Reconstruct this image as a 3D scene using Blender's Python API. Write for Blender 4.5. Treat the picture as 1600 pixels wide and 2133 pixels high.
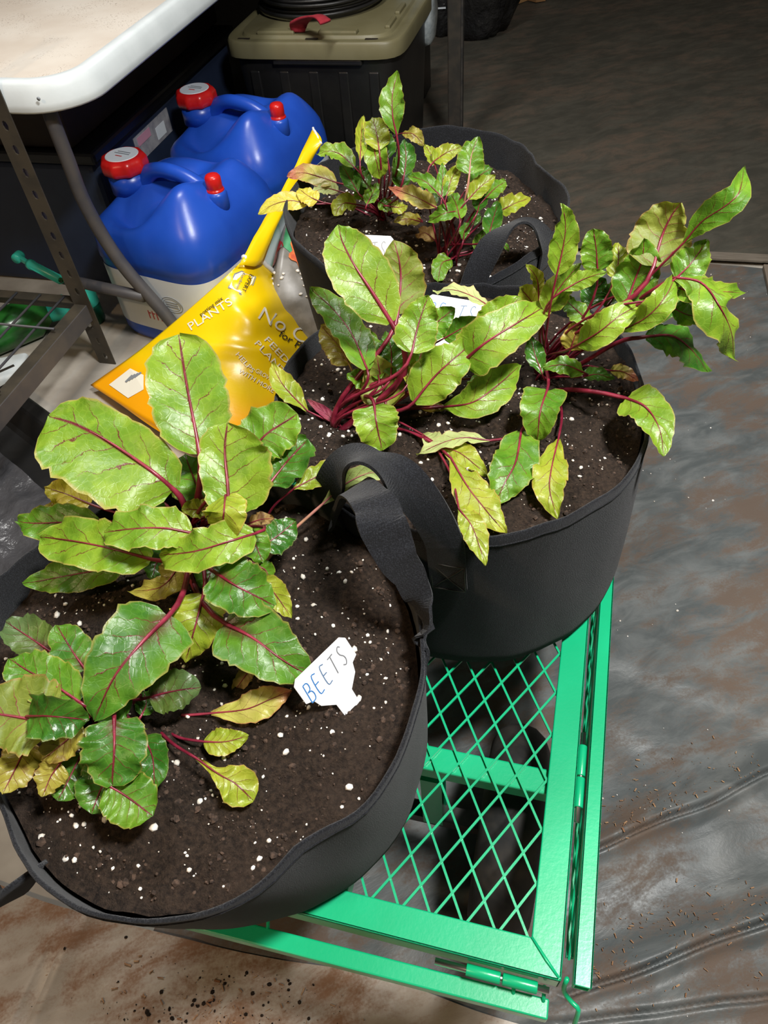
import bpy, math, random
import numpy as np
from mathutils import Vector, Matrix, noise as mnoise

for o in list(bpy.data.objects):
    bpy.data.objects.remove(o, do_unlink=True)
SC = bpy.context.scene
COL = SC.collection
random.seed(7)

# ------------------------------------------------------------------ camera
FPX, CX, CY = 1550.0, 800.0, 1066.5
RM = np.array([[0.96902326, 0.13383528, -0.20756215],
               [0.23675899, -0.7425718, 0.62652398],
               [-0.07027879, -0.65625851, -0.75125605]])
CAM = np.array([0.0, 0.0, 1.07])
FWD = RM[:, 2]
cd = bpy.data.cameras.new('camera')
cam = bpy.data.objects.new('camera', cd)
COL.objects.link(cam)
cd.sensor_fit = 'VERTICAL'
cd.sensor_height = 36.0
cd.lens = 36.0 * FPX / 2133.0
cd.clip_start = 0.02
cam.matrix_world = Matrix(((RM[0][0], -RM[0][1], -RM[0][2], CAM[0]),
                           (RM[1][0], -RM[1][1], -RM[1][2], CAM[1]),
                           (RM[2][0], -RM[2][1], -RM[2][2], CAM[2]),
                           (0, 0, 0, 1)))
SC.camera = cam

# ------------------------------------------------------------------ light
w = bpy.data.worlds.new('world'); SC.world = w; w.use_nodes = True
w.node_tree.nodes['Background'].inputs[0].default_value = (1.0, 0.86, 0.72, 1)
w.node_tree.nodes['Background'].inputs[1].default_value = 0.09


def area(name, loc, target, sx, sy, power, col):
    l = bpy.data.lights.new(name, 'AREA'); l.shape = 'RECTANGLE'
    l.size, l.size_y, l.energy, l.color = sx, sy, power, col
    o = bpy.data.objects.new(name, l); COL.objects.link(o)
    o.location = loc
    d = Vector(target) - Vector(loc)
    o.rotation_euler = d.to_track_quat('-Z', 'Y').to_euler()
    return o


area('ceiling_lamp', (0.50, 0.34, 2.05), (0.0, 0.70, 0.4), 0.34, 0.14, 52, (1.0, 0.98, 0.95))
area('bench_lamp', (-0.74, 1.22, 2.05), (-0.8, 1.3, 0.4), 0.5, 0.14, 22, (1.0, 0.985, 0.96))
area('warm_bulb', (-1.0, -0.75, 2.15), (-0.45, 0.1, 0.3), 0.12, 0.12, 13, (1.0, 0.70, 0.42))

SC.view_settings.view_transform = 'Standard'
SC.view_settings.look = 'None'
SC.view_settings.exposure = 0.0
SC.view_settings.gamma = 1.0
SC.view_settings.use_curve_mapping = False


# ------------------------------------------------------------------ helpers
def at(px, py, z):
    """the place at height z that the photograph shows at this pixel"""
    r = RM @ np.array([(px - CX) / FPX, (py - CY) / FPX, 1.0])
    p = CAM + r * ((z - CAM[2]) / r[2])
    return Vector(p)


def vv(*a):
    return Vector(a)


def nz(x, y=0.0, z=0.0):
    return mnoise.noise(Vector((x, y, z)))


class MB:
    def __init__(s):
        s.v = []; s.f = []; s.uv = None

    def add(s, vs, fs):
        b = len(s.v)
        s.v += [tuple(p) for p in vs]
        s.f += [tuple(b + i for i in f) for f in fs]
        return s

    def box(s, c, d, rz=0.0):
        hx, hy, hz = d[0] / 2, d[1] / 2, d[2] / 2
        co, si = math.cos(rz), math.sin(rz)
        vs = []
        for x, y, z in ((-1, -1, -1), (1, -1, -1), (1, 1, -1), (-1, 1, -1), (-1, -1, 1), (1, -1, 1), (1, 1, 1), (-1, 1, 1)):
            a, b = x * hx, y * hy
            vs.append((c[0] + a * co - b * si, c[1] + a * si + b * co, c[2] + z * hz))
        return s.add(vs, [(3, 2, 1, 0), (4, 5, 6, 7), (0, 1, 5, 4), (1, 2, 6, 5), (2, 3, 7, 6), (3, 0, 4, 7)])

    def bar(s, p, q, w, h, up=(0, 0, 1)):
        p, q, up = Vector(p), Vector(q), Vector(up)
        t = (q - p).normalized()
        sd = t.cross(up)
        if sd.length < 1e-5:
            sd = t.cross(Vector((1, 0, 0)))
        sd.normalize(); n = sd.cross(t).normalized()
        vs = []
        for e in (p, q):
            for a, b in ((-1, -1), (1, -1), (1, 1), (-1, 1)):
                vs.append(e + sd * a * w / 2 + n * b * h / 2)
        return s.add(vs, [(0, 1, 2, 3), (7, 6, 5, 4), (0, 4, 5, 1), (1, 5, 6, 2), (2, 6, 7, 3), (3, 7, 4, 0)])

    def tube(s, pts, rad, n=8, cap=True):
        pts = [Vector(p) for p in pts]
        m = len(pts)
        if not hasattr(rad, '__len__'):
            rad = [rad] * m
        T = []
        for i in range(m):
            a, b = pts[max(0, i - 1)], pts[min(m - 1, i + 1)]
            d = b - a
            T.append(d.normalized() if d.length > 1e-9 else Vector((0, 0, 1)))
        u = T[0].orthogonal().normalized()
        vs = []
        for i in range(m):
            u = (u - T[i] * u.dot(T[i]))
            u = u.normalized() if u.length > 1e-6 else T[i].orthogonal().normalized()
            w_ = T[i].cross(u)
            for k in range(n):
                a = 2 * math.pi * k / n
                vs.append(pts[i] + (u * math.cos(a) + w_ * math.sin(a)) * rad[i])
        fs = []
        for i in range(m - 1):
            for k in range(n):
                k2 = (k + 1) % n
                fs.append((i * n + k, i * n + k2, (i + 1) * n + k2, (i + 1) * n + k))
        if cap:
            fs.append(tuple(range(n - 1, -1, -1)))
            fs.append(tuple((m - 1) * n + k for k in range(n)))
        return s.add(vs, fs)

    def lathe(s, prof, c, n=24, axis='z', wob=None, closed=False):
        vs = []
        for i, (r, z) in enumerate(prof):
            for k in range(n):
                a = 2 * math.pi * k / n
                rr = r * (wob(a, i) if wob else 1)
                x, y = rr * math.cos(a), rr * math.sin(a)
                if axis == 'z':
                    vs.append((c[0] + x, c[1] + y, c[2] + z))
                elif axis == 'x':
                    vs.append((c[0] + z, c[1] + x, c[2] + y))
                else:
                    vs.append((c[0] + y, c[1] + z, c[2] + x))
        fs = []
        m = len(prof)
        for i in range(m - 1 + (1 if closed else 0)):
            j = (i + 1) % m
            for k in range(n):
                k2 = (k + 1) % n
                fs.append((i * n + k, i * n + k2, j * n + k2, j * n + k))
        if not closed:
            fs.append(tuple(range(n - 1, -1, -1)))
            fs.append(tuple((m - 1) * n + k for k in range(n)))
        return s.add(vs, fs)

    def grid(s, fn, nu, nv, wrap=False):
        vs = [fn(i / (nu if wrap else nu - 1), j / (nv - 1)) for j in range(nv) for i in range(nu)]
        fs = []
        for j in range(nv - 1):
            for i in range(nu if wrap else nu - 1):
                i2 = (i + 1) % nu
                fs.append((j * nu + i, j * nu + i2, (j + 1) * nu + i2, (j + 1) * nu + i))
        return s.add(vs, fs)

    def ribbon(s, ctr, wd, width, th):
        """strap with thickness: centres, unit width directions"""
        ctr = [Vector(c) for c in ctr]; wd = [Vector(d).normalized() for d in wd]
        m = len(ctr); vs = []
        for i in range(m):
            t = (ctr[min(m - 1, i + 1)] - ctr[max(0, i - 1)]).normalized()
            d = (wd[i] - t * wd[i].dot(t)).normalized()
            n = t.cross(d).normalized()
            ww = width[i] if hasattr(width, '__len__') else width
            for a, b in ((-1, -1), (-.33, -1.25), (.33, -1.25), (1, -1), (1, 1), (.33, .75), (-.33, .75), (-1, 1)):
                vs.append(ctr[i] + d * a * ww / 2 + n * b * th / 2)
        fs = []
        for i in range(m - 1):
            for k in range(8):
                k2 = (k + 1) % 8
                fs.append((i * 8 + k, i * 8 + k2, i * 8 + 8 + k2, i * 8 + 8 + k))
        fs.append(tuple(range(7, -1, -1)))
        fs.append(tuple((m - 1) * 8 + k for k in range(8)))
        return s.add(vs, fs)

    def prism(s, poly, z0, z1):
        n = len(poly)
        vs = [(p[0], p[1], z0) for p in poly] + [(p[0], p[1], z1) for p in poly]
        fs = [tuple(range(n - 1, -1, -1)), tuple(range(n, 2 * n))]
        for i in range(n):
            j = (i + 1) % n
            fs.append((i, j, n + j, n + i))
        return s.add(vs, fs)

    def xf(s, mtx):
        s.v = [tuple(mtx @ Vector(p)) for p in s.v]
        return s

    def build(s, name, mat, parent=None, smooth=False, bevel=0.0, seg=2, flip=False):
        me = bpy.data.meshes.new(name)
        me.from_pydata(s.v, [], s.f)
        if flip:
            me.flip_normals()
        if s.uv is not None:
            ul = me.uv_layers.new(name='UVMap')
            for li, l in enumerate(me.loops):
                ul.data[li].uv = s.uv[l.vertex_index]
        me.validate(); me.update()
        me.materials.append(mat)
        if smooth:
            me.polygons.foreach_set('use_smooth', [True] * len(me.polygons))
        o = bpy.data.objects.new(name, me)
        COL.objects.link(o)
        if parent is not None:
            o.parent = parent
            o.matrix_parent_inverse = parent.matrix_world.inverted()
        if bevel:
            b = o.modifiers.new('bevel', 'BEVEL'); b.width = bevel; b.segments = seg
            b.limit_method = 'ANGLE'; b.angle_limit = math.radians(40)
        return o


def thing(name, loc, label, cat, group=None):
    o = bpy.data.objects.new(name, None); COL.objects.link(o)
    o.location = loc; o.empty_display_size = 0.05
    o.matrix_world = Matrix.Translation(loc)
    tag(o, label, cat, group)
    return o


def tag(o, label, cat, group=None, kind=None):
    o['label'] = label; o['category'] = cat
    if group: o['group'] = group
    if kind: o['kind'] = kind
    return o


def crom(pts, n):
    """smooth curve through points"""
    P = [np.array(p, float) for p in pts]
    if len(P) == 2:
        return [Vector(P[0] + (P[1] - P[0]) * i / (n - 1)) for i in range(n)]
    P = [2 * P[0] - P[1]] + P + [2 * P[-1] - P[-2]]
    m = len(P) - 3
    out = []
    for i in range(n):
        x = i / (n - 1) * m
        k = min(int(x), m - 1); t = x - k
        a, b, c, d = P[k:k + 4]
        out.append(Vector(0.5 * (2 * b + (c - a) * t + (2 * a - 5 * b + 4 * c - d) * t * t + (3 * b - a - 3 * c + d) * t ** 3)))
    return out


# ------------------------------------------------------------------ materials
class NT:
    def __init__(s, name):
        s.m = bpy.data.materials.new(name); s.m.use_nodes = True
        s.t = s.m.node_tree; s.n = s.t.nodes; s.l = s.t.links
        s.p = s.n['Principled BSDF']; s.out = s.n['Material Output']

    def new(s, ty, **kw):
        x = s.n.new(ty)
        for k, v in kw.items():
            setattr(x, k, v)
        return x

    def lk(s, a, b):
        s.l.new(a, b)

    def math(s, op, a, b=None, c=None):
        x = s.new('ShaderNodeMath', operation=op)
        for i, q in enumerate((a, b, c)):
            if q is None: continue
            if isinstance(q, (int, float)): x.inputs[i].default_value = q
            else: s.lk(q, x.inputs[i])
        return x.outputs[0]

    def mix(s, f, a, b):
        x = s.new('ShaderNodeMix', data_type='RGBA')
        for i, q in ((0, f), (6, a), (7, b)):
            if isinstance(q, (int, float)): x.inputs[i].default_value = q
            elif isinstance(q, tuple): x.inputs[i].default_value = (*q[:3], 1)
            else: s.lk(q, x.inputs[i])
        return x.outputs[2]

    def noise(s, vec, scale, detail=4, rough=.55, dist=0):
        x = s.new('ShaderNodeTexNoise')
        x.inputs['Scale'].default_value = scale; x.inputs['Detail'].default_value = detail
        x.inputs['Roughness'].default_value = rough; x.inputs['Distortion'].default_value = dist
        if vec is not None: s.lk(vec, x.inputs['Vector'])
        return x.outputs['Fac']

    def ramp(s, f, lo, hi):
        x = s.new('ShaderNodeMapRange'); x.interpolation_type = 'SMOOTHSTEP'
        x.inputs[1].default_value = lo; x.inputs[2].default_value = hi
        s.lk(f, x.inputs[0])
        return x.outputs[0]

    def coord(s, which='Object'):
        return s.new('ShaderNodeTexCoord').outputs[which]

    def pos(s):
        return s.new('ShaderNodeNewGeometry').outputs['Position']

    def bump(s, h, strength, dist=0.002):
        x = s.new('ShaderNodeBump'); x.inputs['Strength'].default_value = strength
        x.inputs['Distance'].default_value = dist
        s.lk(h, x.inputs['Height']); s.lk(x.outputs[0], s.p.inputs['Normal'])


def pmat(name, c1, c2=None, scale=30, rough=.5, metal=0, bump=0, bscale=None, lo=.35, hi=.65, spec=.5, sheen=0, coat=0, bdist=.002, detail=4, stretch=None):
    t = NT(name); P = t.p
    P.inputs['Roughness'].default_value = rough; P.inputs['Metallic'].default_value = metal
    P.inputs['Specular IOR Level'].default_value = spec
    P.inputs['Sheen Weight'].default_value = sheen
    P.inputs['Coat Weight'].default_value = coat
    P.inputs['Base Color'].default_value = (*c1, 1)
    vec = t.pos()
    if stretch:
        mp = t.new('ShaderNodeMapping'); mp.inputs['Scale'].default_value = stretch
        t.lk(vec, mp.inputs[0]); vec = mp.outputs[0]
    if c2:
        t.lk(t.mix(t.ramp(t.noise(vec, scale, detail), lo, hi), c1, c2), P.inputs['Base Color'])
    if bump:
        t.bump(t.noise(vec, bscale or scale, 5), bump, bdist)
    return t.m


def leafmat(name, ca, cb, vein=(.14, .012, .02), edge=None, tip=None, rough=.3, vs=1.0, trans=.28, blot=None, centre=None):
    t = NT(name); P = t.p
    sep = t.new('ShaderNodeSeparateXYZ'); t.lk(t.coord('UV'), sep.inputs[0])
    u = t.math('MULTIPLY_ADD', sep.outputs[0], 2, -1); v = sep.outputs[1]
    a = t.math('ABSOLUTE', u)
    pos = t.pos()
    n1 = t.noise(pos, 28, 3); n2 = t.noise(pos, 75, 4); n3 = t.noise(pos, 260, 4)
    col = t.mix(t.ramp(n1, .36, .66), ca, cb)
    col = t.mix(t.math('MULTIPLY', t.ramp(n2, .5, .75), .35), col, tuple(min(1, x * 1.5) for x in cb))
    if tip:
        col = t.mix(t.math('MULTIPLY', t.ramp(t.math('ADD', v, t.math('MULTIPLY', t.math('SUBTRACT', n1, .5), .7)), .5, .9), .9), col, tip)
    if centre:
        d = t.math('ADD', t.math('MULTIPLY', a, 1.3), v)
        col = t.mix(t.ramp(d, .75, .15), col, centre)
    if blot:
        col = t.mix(t.math('MULTIPLY', t.ramp(t.noise(pos, 55, 3), .58, .66), .8), col, blot)
    # veins: side ribs branch off the midrib and thin out towards the edge
    sg = t.math('MULTIPLY', t.math('SIGN', u), .23)
    ph = t.math('MULTIPLY', t.math('SUBTRACT', v, t.math('MULTIPLY', t.math('POWER', a, .8), .24)), 6.0)
    ph = t.math('ADD', t.math('ADD', ph, sg), t.math('MULTIPLY', t.math('SUBTRACT', n2, .5), .85))
    fr = t.math('ABSOLUTE', t.math('SUBTRACT', t.math('FRACT', ph), .5))
    wd = t.math('MULTIPLY_ADD', a, -.030, .044)
    vm = t.math('SUBTRACT', 1, t.math('DIVIDE', fr, wd))
    vm = t.math('MAXIMUM', vm, 0)
    vm = t.math('MINIMUM', t.math('MULTIPLY', vm, 1.8), 1)
    fade = t.ramp(a, .98, .45)
    vm = t.math('MULTIPLY', t.math('MULTIPLY', vm, fade), .9 * vs)
    mid = t.math('MULTIPLY', t.ramp(a, .06, .015), vs)
    vo = t.new('ShaderNodeTexVoronoi', feature='DISTANCE_TO_EDGE'); vo.inputs['Scale'].default_value = 150
    t.lk(pos, vo.inputs['Vector'])
    net = t.ramp(vo.outputs['Distance'], .09, .0)
    col = t.mix(t.math('MULTIPLY', net, .16), col, tuple(min(1, x * 1.35 + .02) for x in cb))
    if edge:
        col = t.mix(t.math('MULTIPLY', t.ramp(t.math('ADD', a, t.math('MULTIPLY', n3, .08)), .95, 1.03), .7), col, edge)
    col = t.mix(t.math('MAXIMUM', vm, mid), col, vein)
    t.lk(col, P.inputs['Base Color'])
    t.lk(t.math('MULTIPLY_ADD', n3, .22, rough - .02), P.inputs['Roughness'])
    P.inputs['Specular IOR Level'].default_value = .5
    hgt = t.math('SUBTRACT', t.math('MULTIPLY', t.math('POWER', fr, .6), .9), t.math('MULTIPLY', net, .10))
    hgt = t.math('ADD', hgt, t.math('MULTIPLY', n2, .8))
    hgt = t.math('ADD', hgt, t.math('MULTIPLY', n3, .22))
    t.bump(hgt, .40, .0018)
    tr = t.new('ShaderNodeBsdfTranslucent')
    sc = t.new('ShaderNodeMix', data_type='RGBA', blend_type='MULTIPLY'); sc.inputs[0].default_value = 1
    t.lk(col, sc.inputs[6]); sc.inputs[7].default_value = (1, 1, .5, 1)
    t.lk(sc.outputs[2], tr.inputs[0])
    mx = t.new('ShaderNodeMixShader'); mx.inputs[0].default_value = trans
    t.lk(P.outputs[0], mx.inputs[1]); t.lk(tr.outputs[0], mx.inputs[2])
    t.lk(mx.outputs[0], t.out.inputs[0])
    return t.m


LEAF = {
    'lime': leafmat('leaf_lime', (.135, .275, .016), (.235, .37, .024), edge=(.45, .35, .1)),
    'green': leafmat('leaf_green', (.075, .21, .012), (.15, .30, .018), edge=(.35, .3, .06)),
    'dark': leafmat('leaf_dark', (.04, .15, .012), (.095, .235, .016), edge=(.3, .26, .06), centre=(.09, .06, .02)),
    'yellow': leafmat('leaf_yellow', (.58, .52, .05), (.70, .60, .10), edge=(.6, .3, .1), vs=.6, tip=(.55, .50, .05)),
    'ylime': leafmat('leaf_yellow_green', (.25, .34, .02), (.35, .385, .032), edge=(.5, .3, .08)),
    'pink': leafmat('leaf_pink_tipped', (.45, .45, .08), (.5, .42, .12), tip=(.50, .13, .10), edge=(.5, .15, .1), vs=.7),
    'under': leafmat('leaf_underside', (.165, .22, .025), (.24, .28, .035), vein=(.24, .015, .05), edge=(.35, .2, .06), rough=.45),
    'olive': leafmat('leaf_olive', (.25, .22, .03), (.36, .32, .05), edge=(.3, .15, .04), blot=(.16, .09, .025)),
    'pale': leafmat('leaf_pale_underside', (.36, .46, .14), (.45, .52, .20), edge=(.5, .25, .15), rough=.5),
    'purple': leafmat('leaf_purple', (.06, .10, .02), (.10, .16, .03), vein=(.08, .004, .015), centre=(.08, .012, .022), tip=(.10, .17, .06)),
    'brown': leafmat('leaf_dried', (.30, .17, .05), (.36, .24, .08), rough=.6, vs=.5, blot=(.12, .05, .02)),
    'magenta': leafmat('leaf_magenta', (.24, .02, .06), (.30, .06, .08), rough=.5),
    'deep': leafmat('leaf_deep_green', (.03, .13, .012), (.08, .21, .02), edge=(.2, .22, .06), rough=.22),
}
STEM = pmat('beet_stem', (.13, .006, .020), (.24, .02, .045), 60, rough=.35, spec=.5)
STEMP = pmat('beet_stem_pale', (.42, .12, .14), (.45, .25, .15), 60, rough=.4)
STEMG = pmat('beet_stem_brown', (.20, .06, .03), (.26, .16, .04), 60, rough=.4)


def feltmat():
    t = NT('black_felt'); P = t.p
    pos = t.pos()
    n = t.noise(pos, 900, 3, .7); n2 = t.noise(pos, 12, 3)
    c = t.mix(t.ramp(n, .42, .75), (.0065, .0072, .0092), (.027, .030, .037))
    c = t.mix(t.math('MULTIPLY', t.ramp(n2, .5, .8), .25), c, (.02, .019, .018))
    t.lk(c, P.inputs['Base Color']); P.inputs['Roughness'].default_value = .95
    P.inputs['Specular IOR Level'].default_value = .15
    P.inputs['Sheen Weight'].default_value = .12; P.inputs['Sheen Roughness'].default_value = .5
    t.bump(n, .6, .002)
    return t.m


def soilmat():
    t = NT('potting_soil'); P = t.p
    pos = t.pos()
    n = t.noise(pos, 260, 6, .7); n2 = t.noise(pos, 22, 4); n3 = t.noise(pos, 900, 3)
    c = t.mix(t.ramp(n, .3, .72), (.009, .0055, .0038), (.048, .031, .021))
    c = t.mix(t.math('MULTIPLY', t.ramp(n2, .45, .75), .4), c, (.042, .028, .020))
    c = t.mix(t.math('MULTIPLY', t.ramp(n3, .64, .74), .5), c, (.13, .075, .04))
    t.lk(c, P.inputs['Base Color']); P.inputs['Roughness'].default_value = .9
    P.inputs['Specular IOR Level'].default_value = .25
    t.bump(t.math('ADD', n, t.math('MULTIPLY', n3, .5)), .9, .004)
    return t.m


def tarpmat(name, base, light, dirt, lo, hi, rough=.4, bs=.35):
    t = NT(name); P = t.p
    pos = t.pos()
    mr = t.new('ShaderNodeMapping'); mr.inputs['Rotation'].default_value = (0, 0, -.6); t.lk(pos, mr.inputs[0])
    mp = t.new('ShaderNodeMapping'); mp.inputs['Scale'].default_value = (1, 2.2, 1)
    t.lk(mr.outputs[0], mp.inputs[0]); q = mp.outputs[0]
    n = t.noise(q, 9, 7, .68, .3); n2 = t.noise(q, 11, 6, .6, .5); n3 = t.noise(pos, 300, 3); n4 = t.noise(pos, 3.2, 4, .6)
    c = t.mix(t.ramp(n2, .35, .7), base, light)
    d = t.math('ADD', t.math('MULTIPLY', n, .6), t.math('MULTIPLY', n4, .5))
    d = t.math('ADD', d, t.math('MULTIPLY', t.math('SUBTRACT', n3, .5), .12))
    dm = t.ramp(d, lo, hi)
    c = t.mix(dm, c, dirt)
    t.lk(c, P.inputs['Base Color'])
    r = t.math('MULTIPLY_ADD', dm, .4, rough)
    t.lk(r, P.inputs['Roughness'])
    P.inputs['Specular IOR Level'].default_value = .45
    t.bump(t.math('ADD', n2, t.math('MULTIPLY', n3, .06)), bs, .006)
    return t.m


FELT = feltmat(); SOIL = soilmat()
TARP = tarpmat('grey_plastic_tarp', (.075, .085, .086), (.145, .155, .153), (.108, .079, .060), .50, .64, .42, .3)
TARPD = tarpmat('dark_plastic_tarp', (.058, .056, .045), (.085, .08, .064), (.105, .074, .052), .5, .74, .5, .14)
TARPL = tarpmat('pale_plastic_sheet', (.33, .285, .23), (.42, .37, .31), (.20, .105, .055), .50, .66, .4, .3)
CONC = pmat('concrete', (.46, .43, .37), (.30, .27, .23), 6, rough=.8, bump=.2, bscale=60)
GREEN = pmat('green_enamel', (.004, .40, .17), (.006, .45, .20), 9, rough=.3, spec=.5, coat=.2, bump=.06, bscale=260)
ZINC = pmat('zinc_bolt', (.55, .55, .53), None, rough=.3, metal=1)
RUBBER = pmat('black_rubber', (.012, .012, .012), (.03, .026, .022), 40, rough=.75)
ORANGE = pmat('orange_hub', (.8, .13, .02), None, rough=.5)
BLKMETAL = pmat('black_metal', (.022, .02, .018), (.036, .03, .024), 30, rough=.45, metal=.0, spec=.5)
POSTM = pmat('dark_steel', (.035, .030, .022), (.055, .045, .03), 20, rough=.5, spec=.5, bump=.1, bscale=200)
BEAMM = pmat('grey_beam', (.055, .055, .062), (.075, .07, .07), 20, rough=.5)
WHITE = pmat('white_plastic', (.62, .67, .68), (.57, .62, .63), 14, rough=.45, bump=.05, bscale=200)
TAGW = pmat('tag_plastic', (.86, .87, .89), (.82, .83, .85), 40, rough=.35)
BLUE = pmat('blue_plastic', (.010, .060, .40), (.014, .075, .46), 7, rough=.32, spec=.5, bump=.08, bscale=25, bdist=.004)
RED = pmat('red_plastic', (.58, .012, .010), (.50, .008, .008), 30, rough=.3)
LABW = pmat('label_white', (.66, .71, .75), (.62, .67, .72), 10, rough=.4)
GREYINK = pmat('grey_ink', (.22, .24, .26), None, rough=.6)
REDINK = pmat('red_ink', (.45, .06, .06), None, rough=.6)
BROWNINK = pmat('brown_print', (.12, .05, .045), (.20, .08, .07), 25, rough=.5)
OLIVE = pmat('olive_plastic', (.145, .13, .066), (.165, .15, .08), 10, rough=.45, bump=.05, bscale=300)
BLKPLAS = pmat('black_plastic', (.007, .007, .007), (.011, .0105, .010), 12, rough=.42, bump=.15, bscale=14, bdist=.008)
NAVY = pmat('navy_plastic', (.012, .02, .045), (.016, .026, .055), 10, rough=.5)
TEAL = pmat('teal_plastic', (.05, .62, .47), (.06, .66, .52), 20, rough=.3)
GREENP = pmat('green_bottle', (.008, .06, .012), (.02, .14, .02), 14, rough=.25)
CARD = pmat('cardboard', (.42, .24, .10), (.36, .20, .08), 20, rough=.85)
REDCLOTH = pmat('red_cloth', (.35, .02, .035), (.28, .012, .025), 60, rough=.9)
PERL = pmat('perlite', (.82, .80, .76), (.62, .56, .48), 220, rough=.8)
CRUMB = pmat('soil_crumb', (.02, .012, .008), (.075, .045, .03), 300, rough=.95)
CHIP = pmat('wood_chip', (.38, .24, .13), (.20, .09, .04), 90, rough=.9)
CLOTHG = pmat('grey_quilt', (.52, .58, .60), (.38, .44, .47), 70, rough=.9, bump=.5, bscale=150)
CLOTHB = pmat('blue_cloth', (.22, .38, .55), (.16, .30, .48), 60, rough=.9)
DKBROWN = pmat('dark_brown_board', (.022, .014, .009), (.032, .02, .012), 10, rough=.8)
INKBLUE = pmat('blue_marker', (.03, .16, .42), None, rough=.6)
INKMID = pmat('blue_grey_marker', (.10, .17, .28), None, rough=.6)
INKGREY = pmat('grey_marker', (.16, .17, .18), None, rough=.6)
INKLIGHT = pmat('faded_marker', (.42, .45, .48), None, rough=.6)
BLACKINK = pmat('black_ink', (.02, .015, .01), None, rough=.6)
SANDTOP = None


def sandmat():
    t = NT('dusty_table_top'); P = t.p
    pos = t.pos()
    n = t.noise(pos, 7, 3); n2 = t.noise(pos, 330, 2, .5); n3 = t.noise(pos, 12, 2)
    c = t.mix(t.ramp(n, .3, .7), (.54, .475, .40), (.62, .57, .50))
    sp = t.math('MULTIPLY', t.ramp(n2, .63, .68), t.ramp(n3, .40, .58))
    c = t.mix(sp, c, (.22, .17, .13))
    t.lk(c, P.inputs['Base Color']); P.inputs['Roughness'].default_value = .6
    t.bump(t.noise(pos, 500, 3), .25, .001)
    return t.m


def sackmat():
    t = NT('yellow_sack_film'); P = t.p
    sep = t.new('ShaderNodeSeparateXYZ'); t.lk(t.coord('UV'), sep.inputs[0])
    n = t.noise(t.pos(), 8, 3)
    vv_ = t.math('ADD', sep.outputs[1], t.math('MULTIPLY', t.math('SUBTRACT', n, .5), .12))
    c = t.mix(t.ramp(vv_, .30, .10), (.88, .60, .002), (.90, .38, .003))
    t.lk(c, P.inputs['Base Color']); P.inputs['Roughness'].default_value = .28
    t.bump(t.noise(t.pos(), 30, 3), .15, .004)
    return t.m


SANDTOP = sandmat(); SACKY = sackmat()
SACKW = pmat('sack_inner_white', (.8, .8, .78), None, rough=.5)
PRINTG = pmat('print_green', (.05, .28, .11), (.10, .36, .18), 30, rough=.35)
PRINTGREY = pmat('print_grey', (.16, .15, .13), (.24, .23, .21), 30, rough=.35)
PRINTO = pmat('print_orange', (.75, .22, .06), (.55, .10, .05), 60, rough=.35)
PRINTR = pmat('print_red', (.45, .03, .03), (.6, .10, .05), 60, rough=.35)
SACKPRINTW = pmat('print_white', (.86, .82, .68), None, rough=.35)

# ------------------------------------------------------------------ setting
fl = MB(); fl.add([(-4, -2, 0), (3, -2, 0), (3, 6, 0), (-4, 6, 0)], [(0, 1, 2, 3)])
o = fl.build('floor', CONC); o['kind'] = 'structure'
wb = MB().box((-.5, 6.05, 1.2), (7.2, .1, 2.4)); o = wb.build('wall_back', DKBROWN); o['kind'] = 'structure'
wl = MB().box((-4.05, 2, 1.2), (.1, 8, 2.4)); o = wl.build('wall_left', DKBROWN); o['kind'] = 'structure'

# folds of the near tarp: (start, end, height, width)
FOLDS = [((1236, 1782), (1605, 1618), .014, .016), ((1225, 2062), (1610, 1922), .016, .018), ((1240, 1800), (1420, 1690), .006, .03),
         ((1150, 2140), (1610, 2078), .010, .016), ((1250, 1820), (1600, 1700), .005, .04),
         ((1300, 1380), (1600, 1500), .003, .03), ((1280, 1250), (1600, 1100), .003, .03), ((1260, 1500), (1480, 1620), .003, .03)]
FOLDS = [(at(a[0], a[1], 0), at(b[0], b[1], 0), h, s) for a, b, h, s in FOLDS]


def tarp_z(x, y, folds, amp):
    z = .004 + amp * (nz(x * 5, y * 7) + 1) * .5 + amp * .4 * (nz(x * 17 + 4, y * 15) + 1)
    for a, b, h, s in folds:
        d = b - a; L = d.length; d = d / L
        rx, ry = x - a.x, y - a.y
        t_ = (rx * d.x + ry * d.y)
        e = max(0, -t_, t_ - L)
        q = (-d.y * rx + d.x * ry) + .006 * nz(t_ * 9, h * 1000)
        k = math.exp(-(e / .05) ** 2)
        # a bulge with a tight crease along its crown
        z += h * k * (math.exp(-(q / (s * .7)) ** 2) if q < 0 else math.exp(-(q / (s * 1.6)) ** 2))
        if h > .008: z -= (h + .004) * k * math.exp(-(q / .0032) ** 2)
    return max(z, .0015)


def sheet(name, x0, x1, y0, y1, nx, ny, folds, amp, mat, wob=.02, fine=None):
    m = MB()

    def fn(u, v):
        uu, vv2 = u, v
        if fine:   # more points where the folds lie
            uu = np.interp(u, *fine[0]); vv2 = np.interp(v, *fine[1])
        x = x0 + (x1 - x0) * uu; y = y0 + (y1 - y0) * vv2
        ex = (abs(u - .5) * 2) ** 12; ey = (abs(v - .5) * 2) ** 12
        x += ex * wob * nz(y * 4, 3.1); y += ey * wob * nz(x * 4, 7.7)
        return (x, y, tarp_z(x, y, folds, amp))
    m.grid(fn, nx, ny)
    return m.build(name, mat, None, True)


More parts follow.
